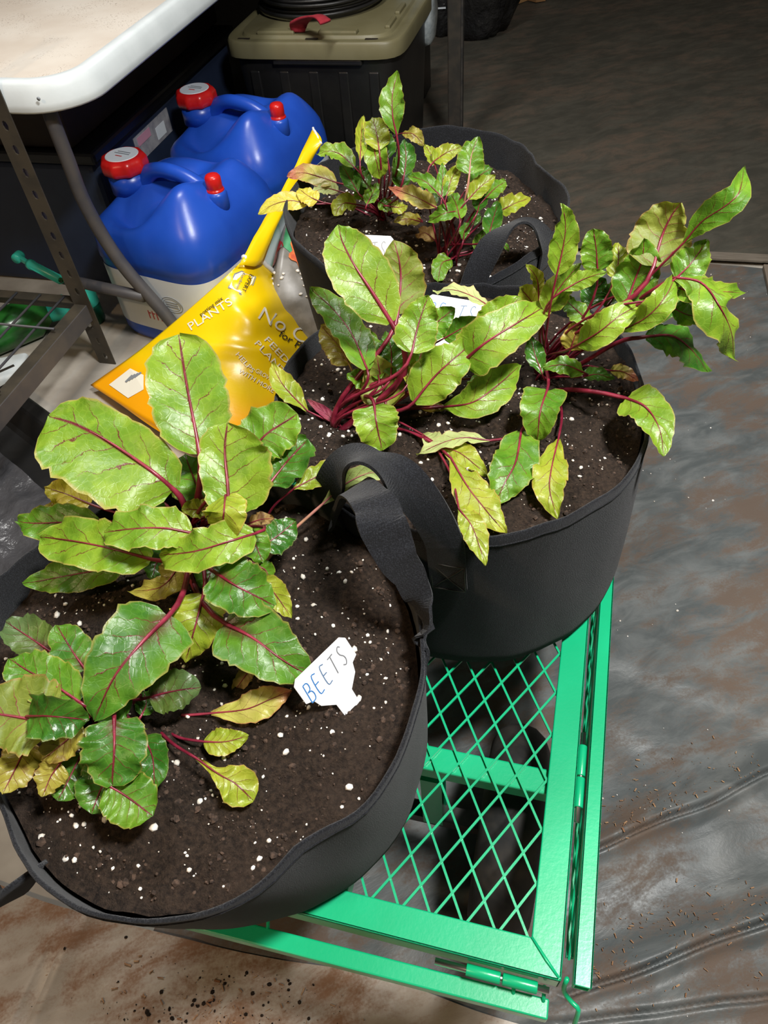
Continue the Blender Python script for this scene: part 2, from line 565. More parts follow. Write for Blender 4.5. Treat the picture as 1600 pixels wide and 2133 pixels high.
o = sheet('plastic_tarp', -.42, .95, .06, 1.84, 200, 300, FOLDS, .006, TARP, .02, (([0, .18, .82, 1], [0, .38, .64, 1]), ([0, .70, 1], [0, .35, 1])))
tag(o, 'grey dirty plastic tarp with diagonal folds on floor beside green cart', 'tarp')
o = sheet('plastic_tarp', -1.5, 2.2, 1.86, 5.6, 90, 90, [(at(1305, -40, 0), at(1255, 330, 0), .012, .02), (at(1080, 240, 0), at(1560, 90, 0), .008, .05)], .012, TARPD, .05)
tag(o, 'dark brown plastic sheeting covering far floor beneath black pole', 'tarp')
LF = [(at(60, 2133, 0), at(190, 1880, 0), .014, .03), (at(290, 2133, 0), at(420, 1930, 0), .006, .03)]
o = sheet('drop_sheet', -.95, .12, -.5, .135, 130, 80, LF, .008, TARPL)
for v_ in o.data.vertices: v_.co.z += .004
tag(o, 'pale beige plastic sheet scattered with soil in front of the cart', 'sheet')
m = MB().box((.30, 1.868, .016), (.50, .032, .008), .02)
o = m.build('wood_strip', pmat('pale_wood', (.17, .145, .115), (.13, .11, .085), 18, rough=.8, stretch=(1, 8, 1)), None, False, .002)
tag(o, 'narrow pale wooden strip lying on floor between the two tarps', 'strip')
m = MB().box((.505, 1.755, .014), (.11, .17, .012), .03)
o = m.build('wood_board', pmat('tan_wood', (.20, .165, .125), (.16, .13, .10), 18, rough=.8, stretch=(8, 1, 1)), None, False, .002)
tag(o, 'short tan board at right edge beside the grey tarp', 'board')


# ------------------------------------------------------------------ grow bags
class Bag:
    pass


BZ, RZ = .327, .57


def make_bag(label, base, rim, rb, rt, seed, soil_top, slump=None):
    b = Bag(); b.base, b.rim, b.rb, b.rt, b.seed = base, rim, rb, rt, seed
    b.root = thing('grow_bag', (base[0], base[1], BZ), label, 'grow bag', 'fabric grow bags on the cart')

    def rad(th, q):
        r = rb + (rt - rb) * q ** .8
        r *= 1 + .018 * nz(math.cos(th) * 1.6 + seed, math.sin(th) * 1.6, q * 1.3)
        r *= 1 + .010 * nz(math.cos(th) * 5 + seed, math.sin(th) * 5, q * 2.2)
        if q < .08:
            r -= .012 * (1 - q / .08) ** 2
        if slump:
            for t0, wdt, amt, dz in slump:
                d = (th - t0 + math.pi) % (2 * math.pi) - math.pi
                r += amt * math.exp(-(d / wdt) ** 2) * max(0, q) ** 3
        return r

    def top(th):
        z = RZ + .005 * nz(math.cos(th) * 2.5 + seed, math.sin(th) * 2.5, 9) + .003 * nz(math.cos(th) * 9, math.sin(th) * 9, seed)
        if slump:
            for t0, wdt, amt, dz in slump:
                d = (th - t0 + math.pi) % (2 * math.pi) - math.pi
                z += dz * math.exp(-(d / wdt) ** 2)
        return z

    def P(th, q, off=0.0, zo=0.0):
        r = rad(th, min(q, 1)) + off
        cx = base[0] + (rim[0] - base[0]) * q; cy = base[1] + (rim[1] - base[1]) * q
        z = BZ + (top(th) - BZ) * q + zo
        return Vector((cx + r * math.cos(th), cy + r * math.sin(th), z))
    b.P = P
    n = 128
    m = MB()
    rings = [(0, 0)] + [(i / 16, 0) for i in range(1, 17)]
    inner = [1.0, .985, .96, .92, .87, .8, .7, .55]
    rows = [[P(2 * math.pi * k / n, q) for k in range(n)] for q, _ in rings]
    rows.append([P(2 * math.pi * k / n, 1, -.0015, .0010) for k in range(n)])
    rows += [[P(2 * math.pi * k / n, q, -.0030) for k in range(n)] for q in inner]
    vs = [p for r in rows for p in r]
    fs = []
    for i in range(len(rows) - 1):
        for k in range(n):
            k2 = (k + 1) % n
            fs.append((i * n + k, i * n + k2, (i + 1) * n + k2, (i + 1) * n + k))
    fs.append(tuple(range(n - 1, -1, -1)))
    m.add(vs, fs)
    m.build('fabric_wall', FELT, b.root, True)
    # stitched hem just below the rim
    m = MB()
    m.tube([P(2 * math.pi * k / 96, .955, .0004) for k in range(97)], .0007, 5, False)
    m.build('hem_stitch', FELT, b.root, True)
    # soil
    b.S = soil_top
    nr, na = 64, 150

    def sf(x, y, rr):
        z = soil_top + .010 * (1 - rr * rr) + .007 * nz(x * 16 + seed, y * 16) + .004 * nz(x * 45, y * 45, seed) + .0035 * nz(x * 120, y * 120, seed) + .002 * nz(x * 300, y * 300)
        for (gx, gy, gr, gd) in b.pits:
            z -= gd * math.exp(-((x - gx) ** 2 + (y - gy) ** 2) / gr ** 2)
        return z
    b.pits = PITS.get(seed, [])
    b.sf = sf
    m = MB(); vs = []
    q = (soil_top - BZ) / (RZ - BZ)
    for j in range(nr + 1):
        s_ = j / nr
        for k in range(na):
            th = 2 * math.pi * k / na
            e = P(th, q, -.006); c = Vector((rim[0], rim[1], 0))
            x = c.x + (e.x - c.x) * s_; y = c.y + (e.y - c.y) * s_
            vs.append((x, y, sf(x, y, s_) + (.006 * nz(th * 9, seed) * s_ ** 6)))
    fs = []
    for j in range(nr):
        for k in range(na):
            k2 = (k + 1) % na
            fs.append((j * na + k, (j + 1) * na + k, (j + 1) * na + k2, j * na + k2))
    m.add(vs, fs)
    return b, m


def bits(fnpos, count, rmin, rmax, flat=.8, seed=0, power=2.2):
    rnd = random.Random(seed)
    m = MB()
    base = [(1, 0, 0), (-1, 0, 0), (0, 1, 0), (0, -1, 0), (0, 0, 1), (0, 0, -1)]
    F8 = [(0, 2, 4), (2, 1, 4), (1, 3, 4), (3, 0, 4), (2, 0, 5), (1, 2, 5), (3, 1, 5), (0, 3, 5)]
    # 26-point pebble
    phi = (1 + 5 ** .5) / 2
    ico = [Vector(v).normalized() for v in ((-1, phi, 0), (1, phi, 0), (-1, -phi, 0), (1, -phi, 0), (0, -1, phi), (0, 1, phi), (0, -1, -phi), (0, 1, -phi), (phi, 0, -1), (phi, 0, 1), (-phi, 0, -1), (-phi, 0, 1))]
    icf = [(0, 11, 5), (0, 5, 1), (0, 1, 7), (0, 7, 10), (0, 10, 11), (1, 5, 9), (5, 11, 4), (11, 10, 2), (10, 7, 6), (7, 1, 8), (3, 9, 4), (3, 4, 2), (3, 2, 6), (3, 6, 8), (3, 8, 9), (4, 9, 5), (2, 4, 11), (6, 2, 10), (8, 6, 7), (9, 8, 1)]
    for i in range(count):
        p = fnpos(rnd)
        if p is None: continue
        r = rmin + (rmax - rmin) * rnd.random() ** power
        sx, sy, sz = [r * (.75 + .5 * rnd.random()) for _ in range(3)]
        a = rnd.random() * 6.28; co, si = math.cos(a), math.sin(a)
        vs = []
        for v in ico:
            j = .8 + .4 * rnd.random()
            x, y = v.x * sx * j, v.y * sy * j
            vs.append((p[0] + x * co - y * si, p[1] + x * si + y * co, p[2] + v.z * sz * j * flat))
        m.add(vs, icf)
    return m


# hollows in the soil (one shaped for a leaf's shadow): x, y, radius, depth
a_ = at(1290, 945, .545); a2 = at(1180, 880, .545); a3 = at(860, 1040, .545); a4 = at(440, 1590, .55); a5 = at(40, 1380, .55)  # first hollow stands in for the shadow of an overhanging leaf
PITS = {1.0: [(a4.x, a4.y, .02, .004), (a5.x, a5.y, .06, .012)], 2.0: [(a_.x, a_.y, .018, .014), (a3.x, a3.y, .025, .012)], 3.0: []}

bagF, soilF = make_bag('nearest black felt grow bag at front corner of green cart', (-.255, .28), (-.258, .245), .172, .190, 1.0, .541,
                       [(-2.25, .55, -.034, -.006), (-.70, .18, -.013, .002), (3.0, .4, .010, 0)])
bagM, soilM = make_bag('middle black felt grow bag with stitched square patch on its front', (-.085, .583), (-.097, .598), .174, .197, 2.0, .552, [(.2, .5, -.016, 0)])
bagB, soilB = make_bag('farthest black felt grow bag next to the yellow sack', (-.218, 1.005), (-.222, 1.008), .178, .203, 3.0, .528, [(1.5, .7, .006, .006), (-1.4, .8, 0, -.030), (.55, .35, -.026, 0)])
BAGS = {'F': bagF, 'M': bagM, 'B': bagB}
WHERE = {'F': 'front grow bag', 'M': 'middle grow bag', 'B': 'farthest grow bag'}
for key, (b, sm, cnt) in {'F': (bagF, soilF, 900), 'M': (bagM, soilM, 800), 'B': (bagB, soilB, 620)}.items():
    so = sm.build('soil', SOIL, None, True)
    tag(so, 'dark brown potting soil dotted with white perlite filling the ' + WHERE[key], 'soil', None, 'stuff')

    def rp(rnd, b=b):
        th = rnd.random() * 6.2832; s_ = math.sqrt(rnd.random()) * .985
        # cluster
        e_ = b.P(th, (b.S - BZ) / (RZ - BZ), -.010); x = b.rim[0] + (e_.x - b.rim[0]) * s_; y = b.rim[1] + (e_.y - b.rim[1]) * s_
        if nz(x * 14 + 3, y * 14, b.seed) < -.05 and rnd.random() < .55: return None
        return (x, y, b.sf(x, y, s_) + .0006)
    bits(rp, cnt, .0006, .0029, .8, int(b.seed * 10), 3.6).build('perlite', PERL, so, True)['kind'] = 'stuff'
    bits(rp, 2600, .0006, .0030, .8, int(b.seed * 10 + 5), 3).build('soil_crumbs', CRUMB, so, False)['kind'] = 'stuff'


def sewn_handle(bag, th0, th1, height, lean, width=.036, patch=True, q0=.70, twist=1.0, n=60):
    """strap loop sewn flat to the outside of the bag at two places"""
    pts, wds = [], []
    A = bag.P(th0, q0, .004); A1 = bag.P(th0, .97, .005)
    B = bag.P(th1, q0, .004); B1 = bag.P(th1, .97, .005)
    tA = Vector((-math.sin(th0), math.cos(th0), 0)); tB = Vector((-math.sin(th1), math.cos(th1), 0))
    thm = (th0 + th1) / 2
    rm = Vector((math.cos(thm), math.sin(thm), 0))
    s = 1 if th1 > th0 else -1
    for i in range(5):
        pts.append(A.lerp(A1, i / 5)); wds.append(tA)
    for i in range(n + 1):
        f = i / n
        c = A1.lerp(B1, f) + Vector((0, 0, height * math.sin(math.pi * f) ** .75)) + rm * lean * math.sin(math.pi * f)
        pts.append(c)
        ph = math.pi * f
        tt = tA.lerp(tB, f).normalized()
        wds.append((tt * math.cos(ph) + (rm * .8 + Vector((0, 0, .42))) * math.sin(ph) * s * twist).normalized())
    for i in range(1, 6):
        pts.append(B1.lerp(B, i / 5)); wds.append(-tB)
    m = MB().ribbon(pts, wds, width, .0028)
    h = m.build('handle', FELT, bag.root, False)
    if patch:
        for th in (th0, th1):
            st = MB()
            dth = width / 2 / .19
            c = [(-1, .70), (1, .70), (1, .86), (-1, .86), (-1, .70)]
            ex = [[(a * dth * .86, q) for a, q in c], [(-dth * .86, .70), (dth * .86, .86)], [(dth * .86, .70), (-dth * .86, .86)]]
            for line in ex:
                for k in range(len(line) - 1):
                    seg = [bag.P(th + line[k][0] + (line[k + 1][0] - line[k][0]) * j / 5, line[k][1] + (line[k + 1][1] - line[k][1]) * j / 5, .0062) for j in range(6)]
                    st.tube(seg, .0006, 4)
            st.build('stitching', BLACKINK, h, True)
    return h


def ang(bag, x, y): return math.atan2(y - bag.rim[1], x - bag.rim[0])


pa = at(930, 1205, .5)
sewn_handle(bagM, ang(bagM, pa.x, pa.y), ang(bagM, -.192, .425), .090, .006, .034)
sewn_handle(bagB, ang(bagB, -.120, .81), ang(bagB, -.022, .90), .058, -.005, .032)
# front bag: handle beside the middle bag, standing up and twisted
HP = [(690, 1085, .560), (712, 1045, .600), (742, 1018, .640), (778, 1045, .655), (800, 1100, .650), (822, 1155, .635), (852, 1200, .615), (876, 1250, .595), (884, 1310, .572), (884, 1370, .545)]
ctr = crom([at(*p) for p in HP], 80)
wdk = crom([(.3, .4, .8), (.5, .3, .8), (.8, .3, .4), (.9, .35, 0), (.95, .3, -.1), (.8, .4, .2), (.5, .5, .6), (.15, .3, .95), (0, .2, 1), (0, .1, 1)], 80)
hw = [.022 + .014 * math.exp(-((i - 34) / 16) ** 2) for i in range(80)]
ctr = [c_ + Vector((.003 * nz(i * .13, 1), .003 * nz(i * .11, 5), .004 * nz(i * .16, 9))) for i, c_ in enumerate(ctr)]
hF = MB().ribbon(ctr, wdk, hw, .003).build('handle', FELT, bagF.root, False)
# second handle hanging down outside at the left
th = -2.18
pts = []; wds = []
for i in range(24):
    f = i / 23
    t_ = th + .34 * (f - .5) * 2
    p = bagF.P(t_, .93 - .34 * math.sin(math.pi * f), .006 + .05 * math.sin(math.pi * f))
    pts.append(p); wds.append(Vector((math.cos(t_), math.sin(t_), .8)))
MB().ribbon(pts, wds, .034, .003).build('handle', FELT, bagF.root, True)

# ------------------------------------------------------------------ garden cart
CX0, CX1, CY0, CY1, DZ = -.372, .068, .135, 1.12, .325
FW = .028
cart = thing('garden_cart', ((CX0 + CX1) / 2, (CY0 + CY1) / 2, 0), 'bright green steel mesh garden cart carrying three grow bags', 'cart')


def rail(poly):
    m = MB().prism(poly, DZ - .004, DZ)
    return m




for poly, lip in (
    ([(CX0, CY0), (CX1, CY0), (CX1 - FW, CY0 + FW), (CX0 + FW, CY0 + FW)], ((CX0, CY0 + .0015), (CX1, CY0 + .0015))),
    ([(CX1, CY0), (CX1, CY1), (CX1 - FW, CY1 - FW), (CX1 - FW, CY0 + FW)], ((CX1 - .0015, CY0), (CX1 - .0015, CY1))),
    ([(CX1, CY1), (CX0, CY1), (CX0 + FW, CY1 - FW), (CX1 - FW, CY1 - FW)], ((CX1, CY1 - .0015), (CX0, CY1 - .0015))),
    ([(CX0, CY1), (CX0, CY0), (CX0 + FW, CY0 + FW), (CX0 + FW, CY1 - FW)], ((CX0 + .0015, CY1), (CX0 + .0015, CY0)))):
    m = rail(poly)
    (ax, ay), (bx, by) = lip
    m.bar((ax, ay, DZ - .014), (bx, by, DZ - .014), .003, .028)
    m.build('frame_rail', GREEN, cart, False, .0012)
# weld bead in the corner
MB().tube([(CX1 - FW, CY0 + FW, DZ + .0005), (CX1 - .014, CY0 + .013, DZ + .001), (CX1 - .002, CY0 + .002, DZ)], .0012, 6).build('weld_bead', GREEN, cart, True)


def strands(x0, x1, y0, y1, mk, px=.0295, py=.0492, wdt=.0023, hgt=.0022):
    m = MB()
    k = px / py
    c = y0
    # two families: x = x0 + a +- k*(y-y0)
    for sgn in (1, -1):
        n0 = int(-(y1 - y0) * k / px) - 2; n1 = int((x1 - x0) / px) + int((y1 - y0) * k / px) + 3
        for i in range(n0, n1):
            a = x0 + i * px + .004
            ya, yb = y0, y1
            # clip x in [x0,x1]
            f = lambda y: a + sgn * k * (y - y0)
            lo, hi = y0, y1
            for lim, side in ((x0, 1), (x1, -1)):
                # side*(f(y)-lim) >= 0
                A = side * sgn * k; B_ = side * (a - lim) - A * y0
                if A > 0: lo = max(lo, -B_ / A)
                else: hi = min(hi, -B_ / A)
            if hi - lo < .003: continue
            # slightly wavy: each bond steps up or down like expanded metal
            pa_, pb_ = Vector(mk(f(lo), lo)), Vector(mk(f(hi), hi))
            sh_ = Vector((0, 0, .0004 if sgn > 0 else -.0004))
            m.bar(pa_ + sh_, pb_ + sh_, wdt, hgt, (0, 0, 1))
    return m


strands(CX0 + FW - .004, CX1 - FW + .004, CY0 + FW - .004, CY1 - FW + .004, lambda x, y: (x, y, DZ - .0048)).build('deck_mesh', GREEN, cart)
# cross bars under the deck
for y in (.307, .66, 1.00):
    MB().box(((CX0 + CX1) / 2, y, DZ - .019), (CX1 - CX0 - .006, .026, .022)).build('cross_bar', GREEN, cart, False, .002)
MB().box((-.152, .63, .262), (.03, .96, .03)).build('centre_beam', GREEN, cart, False, .002)
# drop side at the right: tube, hanging mesh, lower tube
TX = .0855
t = MB()
# hollow square tube with an open end
for dx, dz, ww, hh in ((0, .0065, .015, .002), (0, -.0065, .015, .002), (.0065, 0, .002, .015), (-.0065, 0, .002, .015)):
    t.box((TX + dx, .58, DZ - .006 + dz), (ww, .89, hh))
sp = t.build('side_panel', GREEN, cart, False, .0006)
MB().box((TX, .582, DZ - .006), (.0105, .86, .0105)).build('tube_dark_fill', BLKPLAS, sp)  # black filler standing in for the dark inside the open tube
m = strands(.165, 1.02, .245, .312, lambda x, y: (TX - .005, x, y), .0492, .0295, .0022, .0022)
m.v = m.v
m.build('side_mesh', GREEN, sp)
MB().bar((TX - .005, .17, .243), (TX - .005, 1.02, .243), .006, .006).build('lower_tube', GREEN, sp, False, .001)
# latch hook below the open end
hk = [(TX - .012, .140, DZ - .010), (TX - .012, .134, DZ - .030), (TX - .004, .128, DZ - .036), (TX + .002, .124, DZ - .038), (TX + .002, .116, DZ - .06), (TX + .002, .112, DZ - .075)]
MB().tube(crom(hk, 16), .0022, 8).build('latch_hook', GREEN, sp, True)
for yy in (.285, .70, 1.00):
    hx = CX1 + .0035
    h_ = MB().lathe([(.0045, 0), (.0045, .030)], (hx, yy, DZ - .002), 12, 'y').build('hinge', GREEN, cart, True, .0006)
    MB().lathe([(.0045, 0), (.0045, .032)], (hx, yy + .032, DZ - .002), 12, 'y').build('hinge_knuckle', GREEN, h_, True, .0006)
    MB().lathe([(.0028, -.014), (.0028, .078)], (hx, yy, DZ - .002), 10, 'y').build('hinge_pin', ZINC, h_, True)
# front bar with its hinge
fa, fb = at(330, 1898, .285), at(1143, 2082, .285)
fb.y = fa.y + .004
f_ = MB().bar(fa, fb, .016, .018).build('front_bar', GREEN, cart, False, .0015)
for k, xx in enumerate((-.012, .020)):
    MB().lathe([(.0050, 0), (.0050, .030)], (xx, CY0 - .006, DZ - .018), 12, 'x').build('hinge', GREEN, cart, True, .0006)
MB().lathe([(.003, -.028), (.003, .072)], (-.012, CY0 - .006, DZ - .018), 10, 'x').build('hinge_pin', ZINC, cart, True)
for xx in (.056, .030, -.2):
    MB().tube([(xx, CY0 - .003, DZ - .02), (xx + .001, CY0 - .012, DZ - .03), (xx, fa.y + .008, .287)], .0018, 8).build('link_rod', GREEN, cart, True)
# wheels
for wx in (-.316, .012):
    for wy in (.315, .96):
        wz = .127
        prof = []
        for k in range(14):
            a = 2 * math.pi * k / 14
            prof.append((.093 + .034 * math.cos(a), .036 * math.sin(a)))
        tr = MB().lathe(prof, (wx, wy, wz), 40, 'x', closed=True).build('tyre', RUBBER, cart, True)
        rim_ = MB().lathe([(.062, -.022), (.066, -.018), (.050, -.006), (.050, .006), (.066, .018), (.062, .022)], (wx, wy, wz), 32, 'x').build('wheel_rim', BLKMETAL, cart, True)
        MB().lathe([(.012, -.030), (.020, -.026), (.020, .026), (.012, .030)], (wx, wy, wz), 20, 'x').build('hub', ORANGE, rim_, True)
for wy in (.315, .96):
    MB().bar((-.32, wy, .127), (.02, wy, .127), .02, .02).build('axle', BLKMETAL, cart)
    for x in (-.24, -.08):
        MB().bar((x, wy, .127), (x, wy, .26), .024, .024, (0, 1, 0)).build('axle_bracket', GREEN, cart)

# ------------------------------------------------------------------ beet plants
SHAPES = {
    'o': ([0, .05, .14, .28, .45, .68, .86, .95, 1], [.10, .50, .82, .98, 1, .80, .47, .24, .02]),
    'r': ([0, .05, .13, .28, .50, .74, .90, .97, 1], [.14, .55, .86, 1, 1, .86, .56, .30, .04]),
    's': ([0, .15, .30, .48, .66, .82, .93, .98, 1], [.07, .14, .30, .68, .98, .98, .66, .34, .05]),
    'l': ([0, .10, .25, .45, .65, .85, .95, 1], [.08, .35, .74, 1, .92, .52, .22, .02]),
    'w': ([0, .05, .15, .35, .60, .80, .92, .98, 1], [.18, .58, .84, .98, 1, .88, .64, .36, .06]),
    'b': ([0, .04, .12, .30, .50, .70, .88, .97, 1], [.25, .75, 1, .97, .90, .72, .42, .18, .02]),
}
TOCAM = None
rng = random.Random(21)


def leaf(pl, kind, w, hb, ht, pix, shape='o', roll=0, arch=0.0, crown=None, asym=0.0, camber=None, ruff=.18, stem=None, pet=True, stemr=1.0):
    S = pl['bag'].S
    n = len(pix)
    pts = []
    for i, (x, y) in enumerate(pix):
        t = i / (n - 1)
        pts.append(at(x, y, S + hb + (ht - hb) * t + arch * math.sin(math.pi * t)))
    nt, ns = 22, 5
    C = crom(pts, nt)
    if camber is None: camber = rng.uniform(-.15, .45)
    ts, ws = SHAPES[shape]
    tt = np.linspace(0, 1, 121); ww = np.interp(tt, ts, ws)
    ker = np.ones(9) / 9; ww = np.convolve(np.pad(ww, 4, mode='edge'), ker, 'valid'); ww[-1] = .03; ww[-2] *= .7
    twist = rng.uniform(-24, 24)
    f1, f2, p1, p2 = rng.uniform(2.2, 3.4), rng.uniform(5, 7.5), rng.uniform(0, 6.28), rng.uniform(0, 6.28)
    vs, uv = [], []
    stems = []
    for i in range(nt):
        t = i / (nt - 1)
        T = (C[min(nt - 1, i + 1)] - C[max(0, i - 1)]).normalized()
        view = Vector(CAM) - C[i]; depth = -view.dot(Vector(FWD)); depth = abs(depth)
        N = (view.normalized() * .75 + Vector((0, 0, 1)) * .55)
        N = (N - T * N.dot(T)).normalized()
        N = Matrix.Rotation(math.radians(roll + twist * (t - .3)), 3, T) @ N
        Sd = T.cross(N).normalized()
        half = w / 2 * depth / FPX * float(np.interp(t, tt, ww)) / max(.5, abs(math.cos(math.radians(roll))))
        hw0 = w / 2 * depth / FPX
        for j in range(-ns, ns + 1):
            s = j / ns
            a = abs(s)
            side = 1 + asym * (1 if s > 0 else -1)
            ed = 1 + (.035 * math.sin(t * 43 + p1 + (2 if s > 0 else 0)) + .025 * math.sin(t * 71 + p2)) * a ** 4
            sp_ = 1 if s > 0 else -1
            r_ = ruff * hw0 * a ** 2.2 * (math.sin(f1 * 2 * math.pi * t + p1 * sp_) + .55 * math.sin(f2 * 2 * math.pi * t + p2 * sp_)) * min(1, 4 * t + .2)
            up = camber * half * side * (a ** 1.6) + .03 * hw0 * math.sin(9 * t + 5 * s + p1)
            p = C[i] + Sd * (half * side * s * ed * (1 - .12 * a * abs(camber))) + N * (up + r_)
            vs.append(p); uv.append((s * .5 + .5, t))
        stems.append((C[i] + N * .0002, t))
    nc = 2 * ns + 1
    fs = [(i * nc + j, i * nc + j + 1, (i + 1) * nc + j + 1, (i + 1) * nc + j) for i in range(nt - 1) for j in range(nc - 1)]
    m = MB(); m.add(vs, fs); m.uv = uv
    lo = m.build('leaf', LEAF[kind], pl['root'], True, flip=True)
    # petiole runs from the crown into the midrib
    r0 = min(.0030, max(.0011, w / 2 * depth / FPX * .085)) * stemr
    sp_pts, sp_r = [], []
    if pet:
        if isinstance(crown, list):
            pp = [at(x, y, S + h) for x, y, h in crown] + [C[0]]
            cur = crom(pp, 12)[:-1]
        else:
            cpx = crown or pl['crown']
            c0 = at(cpx[0] + rng.uniform(-1, 1) * pl['spread'], cpx[1] + rng.uniform(-.8, .8) * pl['spread'], S - .006)
            c0.z = S - .004
            d = (C[0] - c0).length
            T0 = (C[1] - C[0]).normalized()
            b1 = c0 + Vector((0, 0, 1)) * d * .40; b2 = C[0] - T0 * d * .30
            if b2.z < S + .004: b2.z = S + .004
            cur = []
            for k in range(10):
                q = k / 10
                cur.append(c0 * (1 - q) ** 3 + b1 * 3 * q * (1 - q) ** 2 + b2 * 3 * q * q * (1 - q) + C[0] * q ** 3)
        for k, p in enumerate(cur):
            sp_pts.append(p); sp_r.append(r0 * (1.25 - .35 * k / len(cur)))
    for p, t in stems[:int(nt * .9)]:
        sp_pts.append(p); sp_r.append(max(.00025, r0 * .78 * (1 - t) ** 1.3))
    ms = MB().tube(sp_pts, sp_r, 7)
    ms.build('stem', stem or STEM, lo, True)
    return lo


def plant(bag, crown, label, spread):
    b = BAGS[bag]
    loc = at(crown[0], crown[1], b.S)
    return {'bag': b, 'crown': crown, 'spread': spread, 'root': thing('beet_plant', loc, label, 'beet plant', 'beet plants in the grow bags')}


# --- front bag, rear plant
p = plant('F', (400, 1165), 'large leafy beet plant with broad light green leaves behind the front bag tag', 16)
leaf(p, 'dark', 100, .045, .055, [(335, 1045), (270, 1010), (205, 975)], 'r', 8)
leaf(p, 'yellow', 76, .035, .05, [(188, 1050), (140, 1030), (92, 1014)], 'b', 0, ruff=.25)
leaf(p, 'olive', 46, .03, .035, [(170, 1075), (125, 1065), (80, 1060)], 'l')
leaf(p, 'green', 80, .05, .045, [(205, 1085), (130, 1088), (70, 1090), (36, 1086)], 'o', 0)
leaf(p, 'green', 78, .03, .03, [(262, 1178), (180, 1192), (110, 1205), (48, 1216)], 'o', -5, camber=.05)
leaf(p, 'lime', 165, .10, .155, [(416, 945), (402, 870), (386, 785), (373, 697)], 'w', 6, camber=.25, ruff=.06)
leaf(p, 'green', 118, .07, .09, [(520, 945), (555, 905), (620, 862)], 'w', 0, camber=.1)
leaf(p, 'deep', 112, .055, .065, [(560, 1010), (590, 972), (640, 915)], 'w', -10)
leaf(p, 'green', 104, .065, .075, [(425, 1045), (405, 1000), (385, 945)], 'r', 10)
leaf(p, 'lime', 196, .085, .125, [(362, 1020), (312, 978), (230, 922), (160, 885), (102, 866)], 'w', 0, .012, asym=-.30, camber=.16, ruff=.07)
leaf(p, 'lime', 158, .105, .15, [(478, 1075), (474, 1010), (468, 940), (474, 880)], 'w', -6, asym=.32, camber=.28, ruff=.06)
leaf(p, 'ylime', 92, .115, .09, [(470, 1030), (466, 1070), (458, 1130)], 'r', 10, .02, camber=-.2)
leaf(p, 'ylime', 46, .06, .07, [(440, 1065), (410, 1062), (378, 1060)], 'r')
leaf(p, 'deep', 70, .05, .05, [(545, 1140), (580, 1115), (616, 1085)], 'r', 0)
leaf(p, 'brown', 34, .03, .035, [(520, 1090), (545, 1082), (572, 1080)], 'o', ruff=.3)
leaf(p, 'lime', 112, .075, .07, [(315, 1165), (240, 1145), (160, 1128), (84, 1118)], 'w', 0, .012, camber=.12)
leaf(p, 'lime', 100, .095, .095, [(398, 1110), (340, 1100), (275, 1102), (216, 1108)], 'w', 5, .01, camber=.12)
leaf(p, 'green', 66, .075, .06, [(510, 1100), (530, 1130), (548, 1172)], 'r')
leaf(p, 'lime', 96, .10, .085, [(530, 1112), (470, 1130), (400, 1150), (332, 1156)], 'w', 0, .014, camber=.1)
leaf(p, 'deep', 70, .05, .05, [(345, 1150), (325, 1175), (318, 1205)], 'o')
leaf(p, 'olive', 70, .07, .045, [(380, 1155), (362, 1195), (330, 1225), (270, 1232)], 'b', 0, ruff=.3)
leaf(p, 'ylime', 58, .055, .045, [(545, 1205), (575, 1240), (608, 1288)], 'o')
leaf(p, 'dark', 122, .085, .065, [(452, 1195), (495, 1222), (572, 1262)], 'r', 0, .01, camber=.2)
leaf(p, 'ylime', 112, .06, .035, [(424, 1238), (408, 1300), (386, 1380)], 'o', 0, .008, camber=.15)
leaf(p, 'dark', 150, .06, .035, [(468, 1298), (525, 1328), (585, 1372), (650, 1412)], 'b', 0, .010, camber=.2, ruff=.08)
leaf(p, 'dark', 176, .075, .06, [(352, 1282), (290, 1345), (235, 1415), (196, 1500)], 'b', 0, .014, camber=.15, ruff=.07)
leaf(p, 'ylime', 52, .05, .055, [(612, 1018), (665, 990), (734, 952)], 'l', 0, crown=[(545, 1100, .0), (570, 1055, .03)], stem=STEM)
leaf(p, 'pale', 46, .04, .06, [(672, 1050), (720, 1008), (770, 985), (810, 990)], 'l', 25, .01, crown=[(545, 1180, .0), (600, 1115, .02)], stem=STEMP, stemr=1.3)
leaf(p, 'brown', 36, .015, .01, [(525, 1385), (508, 1412), (482, 1448)], 'l', ruff=.3)
leaf(p, 'green', 40, .03, .03, [(540, 1180), (555, 1190), (562, 1215)], 'r')

leaf(p, 'deep', 80, .055, .06, [(330, 1090), (300, 1060), (265, 1035)], 'r')
leaf(p, 'dark', 76, .05, .05, [(450, 1160), (440, 1190), (425, 1225)], 'r')
leaf(p, 'green', 70, .06, .075, [(500, 1060), (520, 1020), (535, 985)], 'r', 10)

# --- front bag, near-left plant; some darker leaf kinds stand in for shade
p = plant('F', (240, 1490), 'dense low beet plant with purple veined leaves at left of front bag', 24)
leaf(p, 'olive', 84, .04, .045, [(60, 1545), (35, 1595), (5, 1655)], 'r', crown=(160, 1530), ruff=.2)
leaf(p, 'purple', 88, .05, .055, [(112, 1362), (65, 1330), (12, 1295)], 'r', crown=(180, 1440))
leaf(p, 'dark', 86, .06, .065, [(178, 1395), (150, 1355), (118, 1302)], 'r', crown=(200, 1450))
leaf(p, 'olive', 70, .045, .04, [(125, 1590), (105, 1620), (88, 1660)], 'o', crown=(200, 1540), ruff=.2)
leaf(p, 'deep', 90, .035, .03, [(170, 1570), (145, 1620), (120, 1668)], 'r', crown=(210, 1540))
leaf(p, 'green', 104, .07, .075, [(165, 1462), (110, 1425), (60, 1398), (20, 1372)], 'r', crown=(220, 1480), camber=.1)
